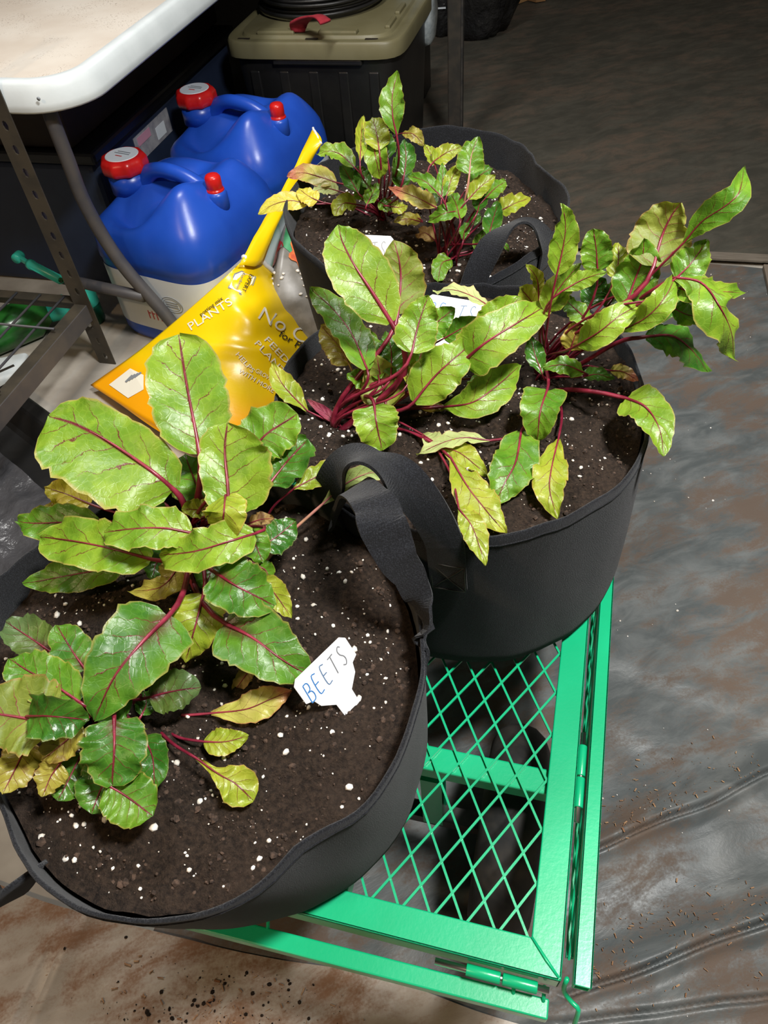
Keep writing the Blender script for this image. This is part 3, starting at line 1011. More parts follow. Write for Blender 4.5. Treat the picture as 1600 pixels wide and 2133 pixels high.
leaf(p, 'under', 165, .065, .075, [(112, 1512), (50, 1496), (-45, 1482)], 'r', crown=(190, 1510), camber=.12, asym=.1)  # underside tone puts the shade here into the leaf colour
leaf(p, 'olive', 80, .06, .05, [(170, 1510), (130, 1550), (85, 1585)], 'o', crown=(220, 1510), ruff=.22)
leaf(p, 'deep', 90, .075, .075, [(62, 1492), (110, 1492), (186, 1500)], 'r', 20, .012, crown=(170, 1530))
leaf(p, 'deep', 62, .03, .025, [(270, 1640), (300, 1600), (330, 1560)], 'r', crown=(280, 1540))
leaf(p, 'deep', 110, .03, .025, [(235, 1600), (212, 1640), (190, 1695)], 'r', crown=(240, 1540))
leaf(p, 'deep', 70, .03, .03, [(300, 1535), (318, 1580), (322, 1650)], 'r', crown=(280, 1510))
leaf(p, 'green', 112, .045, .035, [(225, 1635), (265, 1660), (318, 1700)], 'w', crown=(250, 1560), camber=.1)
leaf(p, 'purple', 92, .04, .04, [(312, 1452), (360, 1440), (420, 1432)], 'r', crown=(300, 1480))
leaf(p, 'deep', 60, .05, .04, [(275, 1455), (235, 1478), (192, 1492)], 'r', crown=(280, 1480))
leaf(p, 'deep', 44, .03, .03, [(295, 1490), (305, 1465), (300, 1440)], 'r')
leaf(p, 'dark', 138, .06, .045, [(238, 1500), (238, 1555), (234, 1636)], 'w', 0, .008, crown=(255, 1480), camber=.1)
leaf(p, 'pink', 70, .012, .02, [(440, 1486), (510, 1478), (560, 1458), (608, 1438)], 'l', 0, .004, crown=[(325, 1488, 0), (380, 1490, .010)], camber=.1)
leaf(p, 'ylime', 58, .014, .016, [(425, 1545), (470, 1545), (518, 1532)], 'o', 0, crown=[(325, 1505, 0), (370, 1535, .012)], camber=.1)
leaf(p, 'ylime', 84, .022, .012, [(410, 1580), (455, 1612), (490, 1632), (528, 1668)], 's', 0, .006, crown=[(312, 1500, 0), (355, 1545, .018)], camber=.1)

leaf(p, 'deep', 84, .045, .04, [(120, 1455), (95, 1480), (60, 1500)], 'r', crown=(190, 1490))
leaf(p, 'dark', 80, .035, .03, [(150, 1540), (120, 1560), (80, 1610)], 'r', crown=(200, 1520))

# --- middle bag, left plant
p = plant('M', (700, 898), 'upright beet plant with long red stems left side of middle grow bag', 12)
leaf(p, 'olive', 66, .055, .075, [(728, 760), (705, 720), (668, 678)], 'r', 0, crown=(745, 870), stem=STEMG)
leaf(p, 'green', 74, .07, .10, [(765, 770), (735, 700), (695, 645), (648, 602)], 'r', 12, crown=(735, 880))
leaf(p, 'pale', 40, .10, .105, [(1022, 640), (985, 618), (945, 604), (902, 608)], 'l', 30, .01, crown=(800, 860))
leaf(p, 'under', 112, .095, .145, [(829, 655), (835, 590), (832, 545), (820, 500)], 'b', -8, camber=.2)
leaf(p, 'green', 62, .075, .095, [(880, 705), (910, 672), (948, 642)], 'o', 15, ruff=.2)
leaf(p, 'green', 52, .065, .085, [(925, 705), (960, 685), (1000, 662)], 'o', 15, ruff=.2)
leaf(p, 'green', 60, .055, .07, [(790, 790), (778, 735), (768, 690)], 'o', 0)
leaf(p, 'deep', 60, .06, .08, [(815, 780), (815, 730), (805, 690)], 'o')
leaf(p, 'lime', 92, .095, .13, [(858, 735), (868, 690), (880, 650), (893, 615)], 'b', 5, camber=.25)
leaf(p, 'lime', 128, .11, .175, [(815, 672), (775, 608), (738, 552), (714, 505), (704, 468)], 'o', 0, .012, crown=[(700, 905, -.004), (745, 870, .02), (835, 790, .06), (842, 725, .09)], camber=.12, ruff=.06, stemr=1.25)
leaf(p, 'green', 54, .06, .085, [(868, 770), (880, 730), (900, 692)], 'o')
leaf(p, 'lime', 100, .045, .08, [(862, 838), (905, 785), (945, 748), (988, 712)], 'o', 12, .01, crown=(740, 890), camber=.2)
leaf(p, 'lime', 112, .07, .10, [(966, 752), (1015, 712), (1085, 668), (1150, 630)], 'b', 5, .014, crown=[(715, 895, 0), (800, 850, .03), (880, 800, .05)], camber=.1, ruff=.08, stemr=1.2)
leaf(p, 'lime', 80, .085, .11, [(1005, 700), (1040, 660), (1085, 618)], 'o', 20)
leaf(p, 'under', 96, .035, .075, [(805, 850), (796, 800), (790, 770), (785, 742)], 'b', -5, crown=(720, 890), camber=.3, ruff=.15)
leaf(p, 'green', 48, .045, .06, [(775, 800), (748, 790), (722, 780)], 'o', crown=(740, 880))
leaf(p, 'deep', 46, .03, .05, [(790, 850), (780, 815), (768, 790)], 'o')
leaf(p, 'ylime', 36, .06, .07, [(850, 800), (862, 775), (876, 750)], 'o')
leaf(p, 'green', 44, .035, .045, [(1042, 788), (1010, 790), (972, 800)], 'o', 20, ruff=.2)
leaf(p, 'lime', 84, .02, .04, [(925, 848), (985, 838), (1040, 800), (1084, 760)], 'l', 12, .008, crown=[(730, 893, 0), (830, 855, .010)], camber=.25, ruff=.08)
leaf(p, 'olive', 24, .015, .016, [(935, 850), (900, 848), (858, 842)], 'l', crown=(740, 890))
leaf(p, 'lime', 96, .05, .02, [(780, 845), (784, 880), (796, 938)], 'r', 0, .008, crown=(735, 885), camber=.15)
leaf(p, 'ylime', 54, .008, .035, [(640, 856), (610, 825), (585, 795), (566, 755)], 'l', 10, crown=[(745, 888, 0), (690, 878, .006)], camber=.3)
leaf(p, 'magenta', 24, .006, .012, [(712, 890), (680, 862), (640, 832)], 'l', crown=(740, 888), ruff=.05)
leaf(p, 'pale', 46, .014, .012, [(880, 905), (905, 920), (935, 935)], 'l', crown=(740, 888))
leaf(p, 'ylime', 56, .014, .012, [(915, 930), (960, 945), (1016, 990)], 'l', crown=[(742, 888, 0), (830, 892, .010)], camber=.1)
leaf(p, 'ylime', 84, .018, .012, [(940, 955), (975, 1015), (1010, 1060), (1055, 1112)], 'l', -8, .008, crown=[(742, 888, 0), (840, 895, .010), (905, 925, .014)], camber=.1)
leaf(p, 'ylime', 58, .030, .012, [(956, 1060), (985, 1100), (1012, 1178)], 'l', 0, .004, crown=[(905, 925, .010), (940, 990, .018)], camber=.1)

# --- middle bag, right plant
p = plant('M', (1125, 800), 'tall spreading beet plant reaching past right rim of middle grow bag', 15)
leaf(p, 'ylime', 44, .13, .15, [(1280, 580), (1288, 545), (1288, 505)], 'r')
leaf(p, 'ylime', 30, .11, .135, [(1122, 612), (1118, 580), (1096, 550)], 'l', 15, ruff=.2)
leaf(p, 'green', 68, .14, .175, [(1245, 565), (1242, 520), (1236, 476)], 'r', 0)
leaf(p, 'lime', 62, .14, .20, [(1160, 572), (1172, 520), (1178, 470), (1172, 424)], 'o', 10, camber=.3)
leaf(p, 'under', 130, .15, .195, [(1362, 555), (1378, 495), (1396, 455), (1418, 422)], 'b', 0, camber=.2, ruff=.12)
leaf(p, 'green', 64, .175, .225, [(1425, 505), (1462, 462), (1510, 430), (1540, 400), (1550, 348)], 'l', 18, .01, crown=[(1130, 800, 0), (1210, 720, .05), (1330, 600, .13)], camber=.35, ruff=.14)
leaf(p, 'green', 76, .15, .17, [(1408, 580), (1440, 548), (1472, 502)], 'o', 10)
leaf(p, 'green', 56, .13, .11, [(1400, 640), (1430, 655), (1465, 660)], 'o', 10)
leaf(p, 'lime', 98, .15, .085, [(1405, 578), (1462, 590), (1500, 640), (1522, 690), (1530, 750)], 'l', -20, .03, crown=[(1130, 800, 0), (1215, 725, .05), (1330, 625, .12)], camber=-.35, ruff=.2)
leaf(p, 'lime', 60, .14, .13, [(1415, 600), (1450, 612), (1495, 608), (1552, 610)], 'o', 5, .01, ruff=.22)
leaf(p, 'deep', 70, .10, .10, [(1335, 640), (1375, 640), (1420, 622)], 'o', 5)
leaf(p, 'ylime', 54, .085, .11, [(1120, 655), (1105, 625), (1082, 598)], 'r', ruff=.2)
leaf(p, 'lime', 60, .10, .145, [(1138, 648), (1165, 600), (1210, 548)], 'o', 10, ruff=.16)
leaf(p, 'lime', 40, .125, .145, [(1172, 606), (1215, 582), (1264, 566)], 'l', 10)
leaf(p, 'deep', 56, .09, .11, [(1230, 640), (1240, 605), (1262, 580)], 'o')
leaf(p, 'green', 46, .09, .105, [(1228, 672), (1195, 640), (1166, 616)], 'o', 10)
leaf(p, 'olive', 52, .06, .09, [(1188, 730), (1198, 700), (1216, 662)], 'o')
leaf(p, 'green', 94, .115, .17, [(1302, 640), (1322, 585), (1338, 540), (1342, 496)], 'o', 0, camber=.15)
leaf(p, 'lime', 60, .10, .15, [(1292, 690), (1345, 662), (1385, 620), (1412, 566)], 'l', 15, .012, crown=[(1128, 800, 0), (1200, 735, .05)], camber=.25)
leaf(p, 'lime', 66, .09, .125, [(1205, 718), (1250, 690), (1295, 655), (1340, 632)], 'o', 15, .012, camber=.2, ruff=.14)
leaf(p, 'deep', 82, .085, .035, [(1345, 702), (1400, 700), (1440, 728), (1474, 775)], 'o', -15, .02, crown=[(1135, 800, 0), (1210, 758, .03), (1290, 712, .07)], camber=-.2, stemr=1.3)
leaf(p, 'green', 44, .05, .055, [(1216, 776), (1175, 760), (1130, 766)], 'o', 10, .006)
leaf(p, 'deep', 34, .03, .02, [(1215, 785), (1245, 780), (1280, 790)], 'o', ruff=.2)
leaf(p, 'pink', 32, .02, .012, [(1272, 772), (1300, 775), (1330, 794)], 'o', crown=(1200, 785))
leaf(p, 'deep', 44, .04, .06, [(1130, 780), (1115, 740), (1105, 700)], 'l')
leaf(p, 'lime', 92, .04, .03, [(1305, 830), (1345, 848), (1372, 890), (1384, 950)], 'b', -8, .012, crown=[(1150, 815, 0), (1190, 812, .025), (1250, 818, .038)], camber=.1, ruff=.08, stemr=1.3)
leaf(p, 'green', 92, .045, .018, [(1140, 812), (1125, 860), (1120, 920)], 'b', 10, .012, camber=.25, ruff=.1)
leaf(p, 'pale', 42, .016, .012, [(1020, 918), (965, 912), (915, 925), (868, 948)], 'l', 25, .006, crown=[(1130, 880, 0), (1080, 908, .010)], stem=STEM, stemr=1.2)
leaf(p, 'green', 98, .022, .012, [(1086, 898), (1075, 960), (1052, 1005), (1030, 1052)], 'o', 0, .008, crown=[(1140, 830, 0), (1105, 870, .014)], camber=.1)
leaf(p, 'ylime', 76, .018, .012, [(1163, 915), (1150, 970), (1145, 1020), (1162, 1082)], 'l', 0, .008, crown=[(1165, 818, 0), (1170, 870, .016)], camber=.12)

leaf(p, 'dark', 56, .09, .11, [(1262, 640), (1290, 605), (1318, 575)], 'o')
leaf(p, 'green', 56, .10, .115, [(1390, 610), (1430, 600), (1472, 560)], 'o', 10)
leaf(p, 'deep', 50, .06, .08, [(1245, 700), (1262, 665), (1285, 635)], 'o')

# --- farthest bag, left plant
p = plant('B', (800, 470), 'bushy beet plant with a tall pointed leaf nearest the blue jugs', 10)
leaf(p, 'ylime', 30, .13, .155, [(750, 335), (752, 290), (756, 242)], 'l', 20)
leaf(p, 'green', 56, .155, .215, [(826, 280), (818, 240), (818, 195), (829, 148)], 'l', 0, camber=.25, stemr=1.2)
leaf(p, 'ylime', 54, .135, .16, [(790, 312), (785, 280), (776, 244)], 'r')
leaf(p, 'dark', 46, .12, .145, [(808, 330), (802, 300), (796, 268)], 'o')
leaf(p, 'deep', 46, .10, .13, [(842, 365), (846, 328), (842, 290)], 'o')
leaf(p, 'olive', 32, .13, .125, [(838, 278), (862, 280), (884, 304)], 'l', 0, .008)
leaf(p, 'lime', 44, .09, .095, [(738, 348), (710, 322), (685, 315), (660, 322)], 'o', 10, .008)
leaf(p, 'deep', 40, .07, .08, [(745, 400), (728, 370), (712, 342)], 'o')
leaf(p, 'dark', 44, .08, .10, [(835, 395), (838, 360), (830, 325)], 'r')
leaf(p, 'deep', 40, .07, .09, [(768, 390), (752, 365), (745, 345)], 'o')
leaf(p, 'lime', 52, .135, .10, [(776, 285), (782, 325), (792, 372)], 'r', 0, .012)
leaf(p, 'pink', 46, .045, .045, [(700, 380), (665, 368), (630, 360), (598, 368)], 'o', 0, .006, crown=[(790, 455, 0), (745, 395, .035)], ruff=.08)
leaf(p, 'pale', 30, .04, .04, [(705, 398), (678, 392), (648, 402)], 'o')
leaf(p, 'yellow', 38, .04, .045, [(662, 418), (642, 408), (622, 392)], 'r')
leaf(p, 'yellow', 42, .03, .04, [(640, 425), (605, 418), (570, 426), (538, 446)], 'o', 0, .005, crown=[(790, 460, 0), (720, 428, .02)], ruff=.06)
leaf(p, 'ylime', 40, .035, .03, [(742, 426), (715, 424), (696, 450)], 'r', 0, .008)
leaf(p, 'green', 32, .06, .06, [(765, 405), (752, 405), (738, 410)], 'r')
leaf(p, 'green', 32, .06, .07, [(765, 425), (775, 405), (786, 380)], 'o')
leaf(p, 'green', 30, .05, .045, [(790, 420), (805, 428), (822, 436)], 'o')
leaf(p, 'ylime', 30, .05, .045, [(815, 430), (832, 432), (848, 428)], 'o')
leaf(p, 'olive', 30, .03, .025, [(876, 462), (850, 456), (820, 462)], 'o')

# --- farthest bag, right plant
p = plant('B', (935, 555), 'beet plant with crowded red stems beside the far bag handle', 20)
leaf(p, 'ylime', 28, .11, .125, [(906, 345), (898, 322), (884, 300)], 'o', 10)
leaf(p, 'ylime', 38, .115, .12, [(904, 336), (930, 318), (962, 306)], 'b', 15)
leaf(p, 'green', 62, .12, .15, [(978, 362), (982, 325), (996, 285)], 'b', 0, stem=STEMP)
leaf(p, 'dark', 40, .10, .105, [(975, 390), (1000, 365), (1026, 350)], 'o', ruff=.2)
leaf(p, 'green', 36, .11, .11, [(912, 402), (885, 378), (850, 365)], 'o', 10, .006)
leaf(p, 'green', 28, .10, .125, [(920, 412), (922, 378), (922, 340)], 'o')
leaf(p, 'ylime', 32, .10, .13, [(930, 408), (942, 370), (964, 338)], 'o', 10)
leaf(p, 'dark', 34, .08, .09, [(905, 430), (890, 405), (868, 395)], 'o')
leaf(p, 'ylime', 40, .095, .11, [(976, 415), (1002, 388), (1032, 366)], 'o', 10)
leaf(p, 'green', 40, .085, .09, [(1012, 412), (1032, 392), (1054, 378)], 'r')
leaf(p, 'deep', 34, .08, .085, [(995, 440), (1002, 415), (1012, 395)], 'o')
leaf(p, 'pink', 44, .085, .085, [(908, 432), (875, 415), (845, 402), (810, 390)], 'o', 5, .006)
leaf(p, 'ylime', 46, .06, .065, [(1042, 440), (1070, 425), (1106, 412)], 'b', 0, .004)
leaf(p, 'green', 38, .085, .075, [(952, 440), (925, 445), (892, 462)], 'o', 0, .008)
leaf(p, 'green', 40, .085, .09, [(958, 455), (950, 425), (938, 400)], 'o', 0)
leaf(p, 'deep', 44, .055, .075, [(1018, 492), (1028, 455), (1038, 420)], 'o', 0)
leaf(p, 'deep', 26, .05, .055, [(985, 470), (990, 455), (996, 440)], 'o')
leaf(p, 'green', 26, .03, .04, [(990, 520), (1000, 500), (1008, 480)], 'o')
leaf(p, 'brown', 32, .03, .03, [(905, 500), (885, 485), (868, 495)], 'o', 0, .008, ruff=.25)
leaf(p, 'green', 40, .02, .01, [(940, 540), (920, 550), (912, 588)], 'r', 0, .006)
leaf(p, 'dark', 14, .012, .012, [(1040, 515), (1052, 512), (1060, 525)], 'o')
leaf(p, 'deep', 24, .05, .06, [(965, 500), (968, 480), (975, 462)], 'l')

# ------------------------------------------------------------------ plant tags
LET = {
    'B': [[(0, 0), (0, 1)], [(0, 1), (.35, 1), (.48, .85), (.42, .62), (.1, .54)], [(.1, .54), (.45, .5), (.58, .28), (.45, .04), (0, 0)]],
    'E': [[(.45, 1), (0, .97), (0, .02), (.5, .0)], [(0, .52), (.4, .54)]],
    'T': [[(-.05, .95), (.6, 1)], [(.28, .97), (.24, 0)]],
    'S': [[(.5, .92), (.3, 1.02), (.08, .86), (.15, .62), (.42, .42), (.48, .2), (.28, .0), (.0, .08)]],
}


def plant_tag(label, p0, p1, pv, wd_, hd, inks, stem_len=.05):
    """p0,p1: ends of the top edge; pv: a point on the stem side"""
    ex = (p1 - p0).normalized()
    mid = (p0 + p1) / 2
    ey = (mid - pv); ey = (ey - ex * ey.dot(ex)).normalized()
    ez = ex.cross(ey).normalized()
    hx = wd_ / 2
    M = Matrix((( ex.x, ey.x, ez.x, mid.x), (ex.y, ey.y, ez.y, mid.y), (ex.z, ey.z, ez.z, mid.z), (0, 0, 0, 1)))
    root = thing('plant_tag', tuple(M @ Vector((0, -hd - .01, 0))), label, 'plant tag', 'handwritten plant tags')
    sw = .0085
    out = [(-hx + .004, 0), (hx - .004, 0), (hx, -.004), (hx, -hd * .62), (hx - .006, -hd * .70), (sw + .010, -hd * .92), (sw, -hd - .006), (sw * .8, -hd - stem_len), (0, -hd - stem_len - .012), (-sw * .8, -hd - stem_len), (-sw, -hd - .006), (-sw - .010, -hd * .92), (-hx + .006, -hd * .70), (-hx, -hd * .62), (-hx, -.004)]
    m = MB().prism(out[::-1], -.0005, .0005).xf(M)
    m.build('plate', TAGW, root, False, .0002, 1)
    word = 'BEETS'
    lh = hd * .46; lw = wd_ * .84 / 5
    for k, ch in enumerate(word):
        mm = MB()
        for line in LET[ch]:
            cur = crom([(x, y, 0) for x, y in line], 3 * len(line)) if len(line) > 2 else [Vector((*line[0], 0)), Vector((*line[1], 0))]
            pts = []
            for q in cur:
                x = -wd_ * .42 + k * lw + q.x * lw * .95 + .0012 * q.y
                y = -hd * .70 + q.y * lh + .0008 * k
                pts.append(M @ Vector((x, y, .0006)))
            mm.ribbon(pts, [ez.cross((pts[min(i + 1, len(pts) - 1)] - pts[max(i - 1, 0)]).normalized()) for i in range(len(pts))], .0009, .0002)
        mm.build('letter', inks[k], root)
    return root


SF = bagF.S
plant_tag('white T-shaped tag reading BEETS in blue in the front grow bag', at(606, 1424, SF + .046), at(714, 1320, SF + .046), at(702, 1450, SF + .017), .054, .034,
          [INKBLUE, INKBLUE, INKMID, INKGREY, INKGREY])
SB = bagB.S
plant_tag('white tag with faint grey BEETS lettering in the farthest grow bag', at(715, 487, SB + .045), at(818, 492, SB + .045), at(772, 556, SB + .008), .070, .044,
          [INKLIGHT] * 5)
SM = bagM.S
plant_tag('white tag mostly hidden by leaves behind the middle bag plant', at(893, 612, SM + .040), at(1016, 632, SM + .040), at(945, 690, SM + .022), .068, .042,
          [INKBLUE, INKBLUE, INKLIGHT, INKMID, INKMID])

# ------------------------------------------------------------------ blue water jugs
def sup(th, ax, ay, e=5.0):
    c, s = math.cos(th), math.sin(th)
    r = (abs(c) ** e + abs(s) ** e) ** (-1 / e)
    return ax * c * r, ay * s * r


def jug(loc, rz, label, front=True):
    root = thing('water_jug', loc, label, 'water jug', 'blue water jugs')
    M = Matrix.Translation(loc) @ Matrix.Rotation(rz, 4, 'Z')
    AX, AY, H = .168, .178, .245
    n = 96

    def topz(x, y, s):
        z = H + .105 * (1 - s ** 3.2) ** .6
        # valley in front of and behind the grip, deepest at the left front
        v = .070 * math.exp(-((x + .045) / .060) ** 2) * math.exp(-((y + .105) / .075) ** 2)
        v += .050 * math.exp(-((x + .01) / .06) ** 2) * math.exp(-((y - .07) / .05) ** 2)
        v += .030 * math.exp(-((x + .13) / .06) ** 2) * math.exp(-((y + .10) / .06) ** 2)
        v += .030 * math.exp(-(x / .055) ** 2) * math.exp(-((y + .03) / .035) ** 2)
        b = .030 * math.exp(-((x - .090) / .045) ** 2) * math.exp(-((y + .085) / .065) ** 2)
        b += .020 * math.exp(-((x - .10) / .06) ** 2) * math.exp(-((y - .11) / .05) ** 2)
        return z + (b - v) * min(1, 3.0 * (1 - s))
    rows = []
    for z, k in ((.0, .93), (.006, .97), (.02, 1.0), (.03, 1.0), (.06, 1.0), (.12, 1.0), (.18, 1.0), (.205, 1.0), (.21, 1.012), (.225, 1.012), (.235, 1.005)):
        rows.append([(*sup(2 * math.pi * i / n, AX * k, AY * k), z) for i in range(n)])
    for j in range(22):
        s = 1 - j / 22.0
        r = []
        for i in range(n):
            x, y = sup(2 * math.pi * i / n, AX * s, AY * s, 2.6 + 2.4 * s)
            r.append((x, y, topz(x, y, s)))
        rows.append(r)
    vs = [p for r in rows for p in r]
    fs = []
    for i in range(len(rows) - 1):
        for k in range(n):
            k2 = (k + 1) % n
            fs.append((i * n + k, i * n + k2, (i + 1) * n + k2, (i + 1) * n + k))
    fs.append(tuple(range(n - 1, -1, -1))); fs.append(tuple((len(rows) - 1) * n + k for k in range(n)))
    body = MB().add(vs, fs).xf(M).build('body', BLUE, root, True)
    # grip
    g = crom([(-.095, .0, .318), (-.060, -.008, .346), (-.02, -.012, .358), (.03, -.012, .355), (.068, -.010, .338), (.10, -.006, .305)], 20)
    MB().tube(g, [.030, .026, .022, .0195, .018, .017, .0165, .0165, .0165, .0165, .0165, .0165, .0165, .017, .0175, .0185, .020, .023, .027, .031], 14).xf(M).build('grip', BLUE, root, True)
    # filler neck and cap
    MB().lathe([(.046, .30), (.046, .345)], (-.126, -.015, 0), 32).xf(M).build('neck', BLUE, root, True)
    cap = MB().lathe([(.044, 0), (.050, .004), (.052, .012), (.051, .026), (.046, .034), (.040, .036)], (-.126, -.015, .343), 72, wob=lambda a, i: 1 + (.045 * max(-.3, math.cos(9 * a)) if i < 5 else 0)).xf(M).build('cap', RED, root, True)
    lab = MB().lathe([(.038, 0), (.037, .0012)], (-.126, -.015, .379), 40).xf(M).build('cap_label', LABW, cap, False)
    for k, (dy, l) in enumerate(((.010, .036), (.002, .042), (-.010, .018))):
        MB().box((-.126, -.015 + dy, .3806), (l, .0028, .0008)).xf(M).build('print_line', GREYINK if k < 2 else REDINK, cap)
    # vent
    MB().lathe([(.024, .290), (.024, .330), (.020, .338)], (.126, -.020, 0), 24).xf(M).build('vent_neck', BLUE, root, True)
    vc = MB().lathe([(.019, .336), (.020, .338), (.019, .342), (.016, .343), (.0175, .346), (.0175, .366), (.014, .371), (.008, .373)], (.126, -.020, 0), 28).xf(M).build('vent_cap', RED, root, True)
    # label wrapped round the lower body
    mm = MB(); vs = []; k = 0
    seg = [i for i in range(97)]
    rr = [(.192, 1.0045), (.045, 1.0045)]
    ths = [math.pi + (2 * math.pi) * i / 160 for i in range(0, 131)]   # left face, front, right face
    for z, sc in rr:
        for th in ths:
            x, y = sup(th, AX * sc, AY * sc); vs.append((x, y, z))
    L = len(ths)
    fs = [(i, L + i, L + i + 1, i + 1) for i in range(L - 1)]
    lb = mm.add(vs, fs).xf(M).build('label', LABW, root, True)
    # printed picture on the left face, emblem and lettering on the front
    yy = -AY * 1.006
    xx = -AX * 1.008
    MB().box((xx, -.055, .105), (.0006, .13, .085)).xf(M).build('print_picture', BROWNINK, lb)
    MB().box((xx - .0006, -.105, .16), (.0006, .05, .022)).xf(M).build('print_letters', REDINK, lb)
    MB().box((xx - .0006, -.085, .118), (.0006, .045, .03)).xf(M).build('print_panel', LABW, lb)
    ring = [(.055 + .030 * math.cos(a), yy, .13 + .020 * math.sin(a)) for a in [2 * math.pi * i / 28 for i in range(29)]]
    ring2 = [(.055 + .024 * math.cos(a), yy, .13 + .015 * math.sin(a)) for a in [2 * math.pi * i / 28 for i in range(29)]]
    em = MB().tube(ring, .0008, 4).tube(ring2, .0006, 4)
    for q in (-.006, 0, .006):
        em.box((.055, yy, .13 + q), (.034, .001, .0022))
    em.xf(M).build('print_emblem', GREYINK, lb)
    lt = MB()
    for q in range(6):
        lt.box((-.03 + q * .012, yy, .085), (.003, .001, .022)); lt.box((-.026 + q * .012, yy, .09), (.006, .001, .003))
    lt.xf(M).build('print_letters', REDINK, lb)
    return root


JR = math.radians(-13)
jug((-.905, 1.498, 0), JR, 'nearer blue plastic water jug with red caps and white label')
jug((-.893, 1.884, 0), JR, 'farther blue plastic water jug with red caps beside black tote')

# ------------------------------------------------------------------ yellow potting mix sack
LE = [(188, 802, .022), (300, 722, .085), (430, 612, .19), (508, 540, .235)]
RE = [(655, 900, .015), (660, 780, .018), (650, 700, .028), (606, 606, .050)]
BE = [(188, 802, .022), (330, 890, .045), (480, 950, .045), (655, 900, .015)]
TE = [(508, 540, .235), (540, 545, .20), (575, 575, .13), (606, 606, .050)]
LC, RC, BC, TC = [crom([at(*q) for q in e], 41) for e in (LE, RE, BE, TE)]


def ev(c, t):
    x = min(max(t, 0), 1) * (len(c) - 1); k = min(int(x), len(c) - 2)
    return c[k].lerp(c[k + 1], x - k)


def sack_s(u, v):
    a = ev(LC, v) * (1 - u) + ev(RC, v) * u + ev(BC, u) * (1 - v) + ev(TC, u) * v
    a -= (LC[0] * (1 - u) * (1 - v) + RC[0] * u * (1 - v) + LC[-1] * (1 - u) * v + RC[-1] * u * v)
    e = (math.sin(math.pi * min(max(u, 0), 1)) * math.sin(math.pi * min(max(v, 0), 1))) ** .6
    a.z += .022 * e
    a.z += e * .0045 * math.sin(30 * v + 3 * math.sin(3 * u + 1) + 4 * nz(u * 3, v * 3)) * (.4 + .6 * v)
    a.z += e * .010 * nz(u * 5, v * 6, 2)
    a.z += e * .006 * math.exp(-((v - .35 - .2 * u) / .03) ** 2)
    return a


NU = 56
sack = thing('potting_mix_sack', tuple(at(430, 760, 0)), 'yellow plastic potting mix sack slumped between blue jug and cart', 'sack')
m = MB(); m.uv = []
m.grid(sack_s, NU, NU); m.uv = [(i / (NU - 1), j / (NU - 1)) for j in range(NU) for i in range(NU)]
# sides and underside so the sack is a closed pillow
cen = sum((Vector(p_) for p_ in m.v), Vector()) / len(m.v)
nb = len(m.v)
border = [i for i in range(NU)] + [j * NU + NU - 1 for j in range(1, NU)] + [(NU - 1) * NU + i for i in range(NU - 2, -1, -1)] + [j * NU for j in range(NU - 2, 0, -1)]
low = []
for bi in border:
    q = Vector(m.v[bi]); q2 = q.lerp(Vector((cen.x, cen.y, q.z)), .04); low.append((q2.x, q2.y, min(.012, q.z * .4)))
    m.uv.append(m.uv[bi])
fs = []
nbd = len(border)
for k in range(nbd):
    k2 = (k + 1) % nbd
    fs.append((border[k2], border[k], nb + k, nb + k2))
fs.append(tuple(nb + k for k in range(nbd)))
m.v += low; m.f += fs
m.build('sack_body', SACKY, sack, True)
# projected lookup so that print lies on the curved film
GU = np.linspace(0, 1, 70)
GP = np.array([[tuple(sack_s(u, v)) for u in GU] for v in GU])
dc = (GP - CAM) @ RM
GX = dc[..., 0] / dc[..., 2] * FPX + CX; GY = dc[..., 1] / dc[..., 2] * FPX + CY


def on_sack(px, py, lift=.0022):
    d = (GX - px) ** 2 + (GY - py) ** 2
    j, i = np.unravel_index(np.argmin(d), d.shape)
    i2 = min(max(i, 1), 68); j2 = min(max(j, 1), 68)
    P0 = GP[j2, i2]; du = GP[j2, i2 + 1] - GP[j2, i2 - 1]; dv = GP[j2 + 1, i2] - GP[j2 - 1, i2]
    nn = np.cross(du, dv); nn /= np.linalg.norm(nn)
    if nn[2] < 0: nn = -nn
    r = RM @ np.array([(px - CX) / FPX, (py - CY) / FPX, 1.0])
    tt_ = ((P0 - CAM) @ nn) / (r @ nn)
    return Vector(CAM + r * tt_ + nn * lift)


def text_mesh(s):
    cu = bpy.data.curves.new('t', 'FONT'); cu.body = s; cu.size = 1.0; cu.resolution_u = 3
    ob = bpy.data.objects.new('t', cu); COL.objects.link(ob)
    dg = bpy.context.evaluated_depsgraph_get(); dg.update()
    me = ob.evaluated_get(dg).to_mesh()
    vs = [tuple(v.co) for v in me.vertices]; fs = [tuple(p_.vertices) for p_ in me.polygons]
    ob.evaluated_get(dg).to_mesh_clear()
    bpy.data.objects.remove(ob, do_unlink=True); bpy.data.curves.remove(cu)
    return vs, fs


def sack_text(s, a, b, size, mat, squash=1.0, lift=.0022):
    vs, fs = text_mesh(s)
    wmax = max(v[0] for v in vs)
    d = Vector((b[0] - a[0], b[1] - a[1])); L = d.length; d.normalize()
    up = Vector((d.y, -d.x))
    out = []
    for x, y, z in vs:
        q = Vector(a) + d * (x / wmax * L) + up * (y * size)
        out.append(on_sack(q.x, q.y, lift))
    mm = MB().add(out, fs)
    return mm.build('lettering', mat, sack)


def sack_poly(pts, mat, name='print_patch', lift=.0016):
    return MB().add([on_sack(x, y, lift) for x, y in pts], [tuple(range(len(pts)))]).build(name, mat, sack)


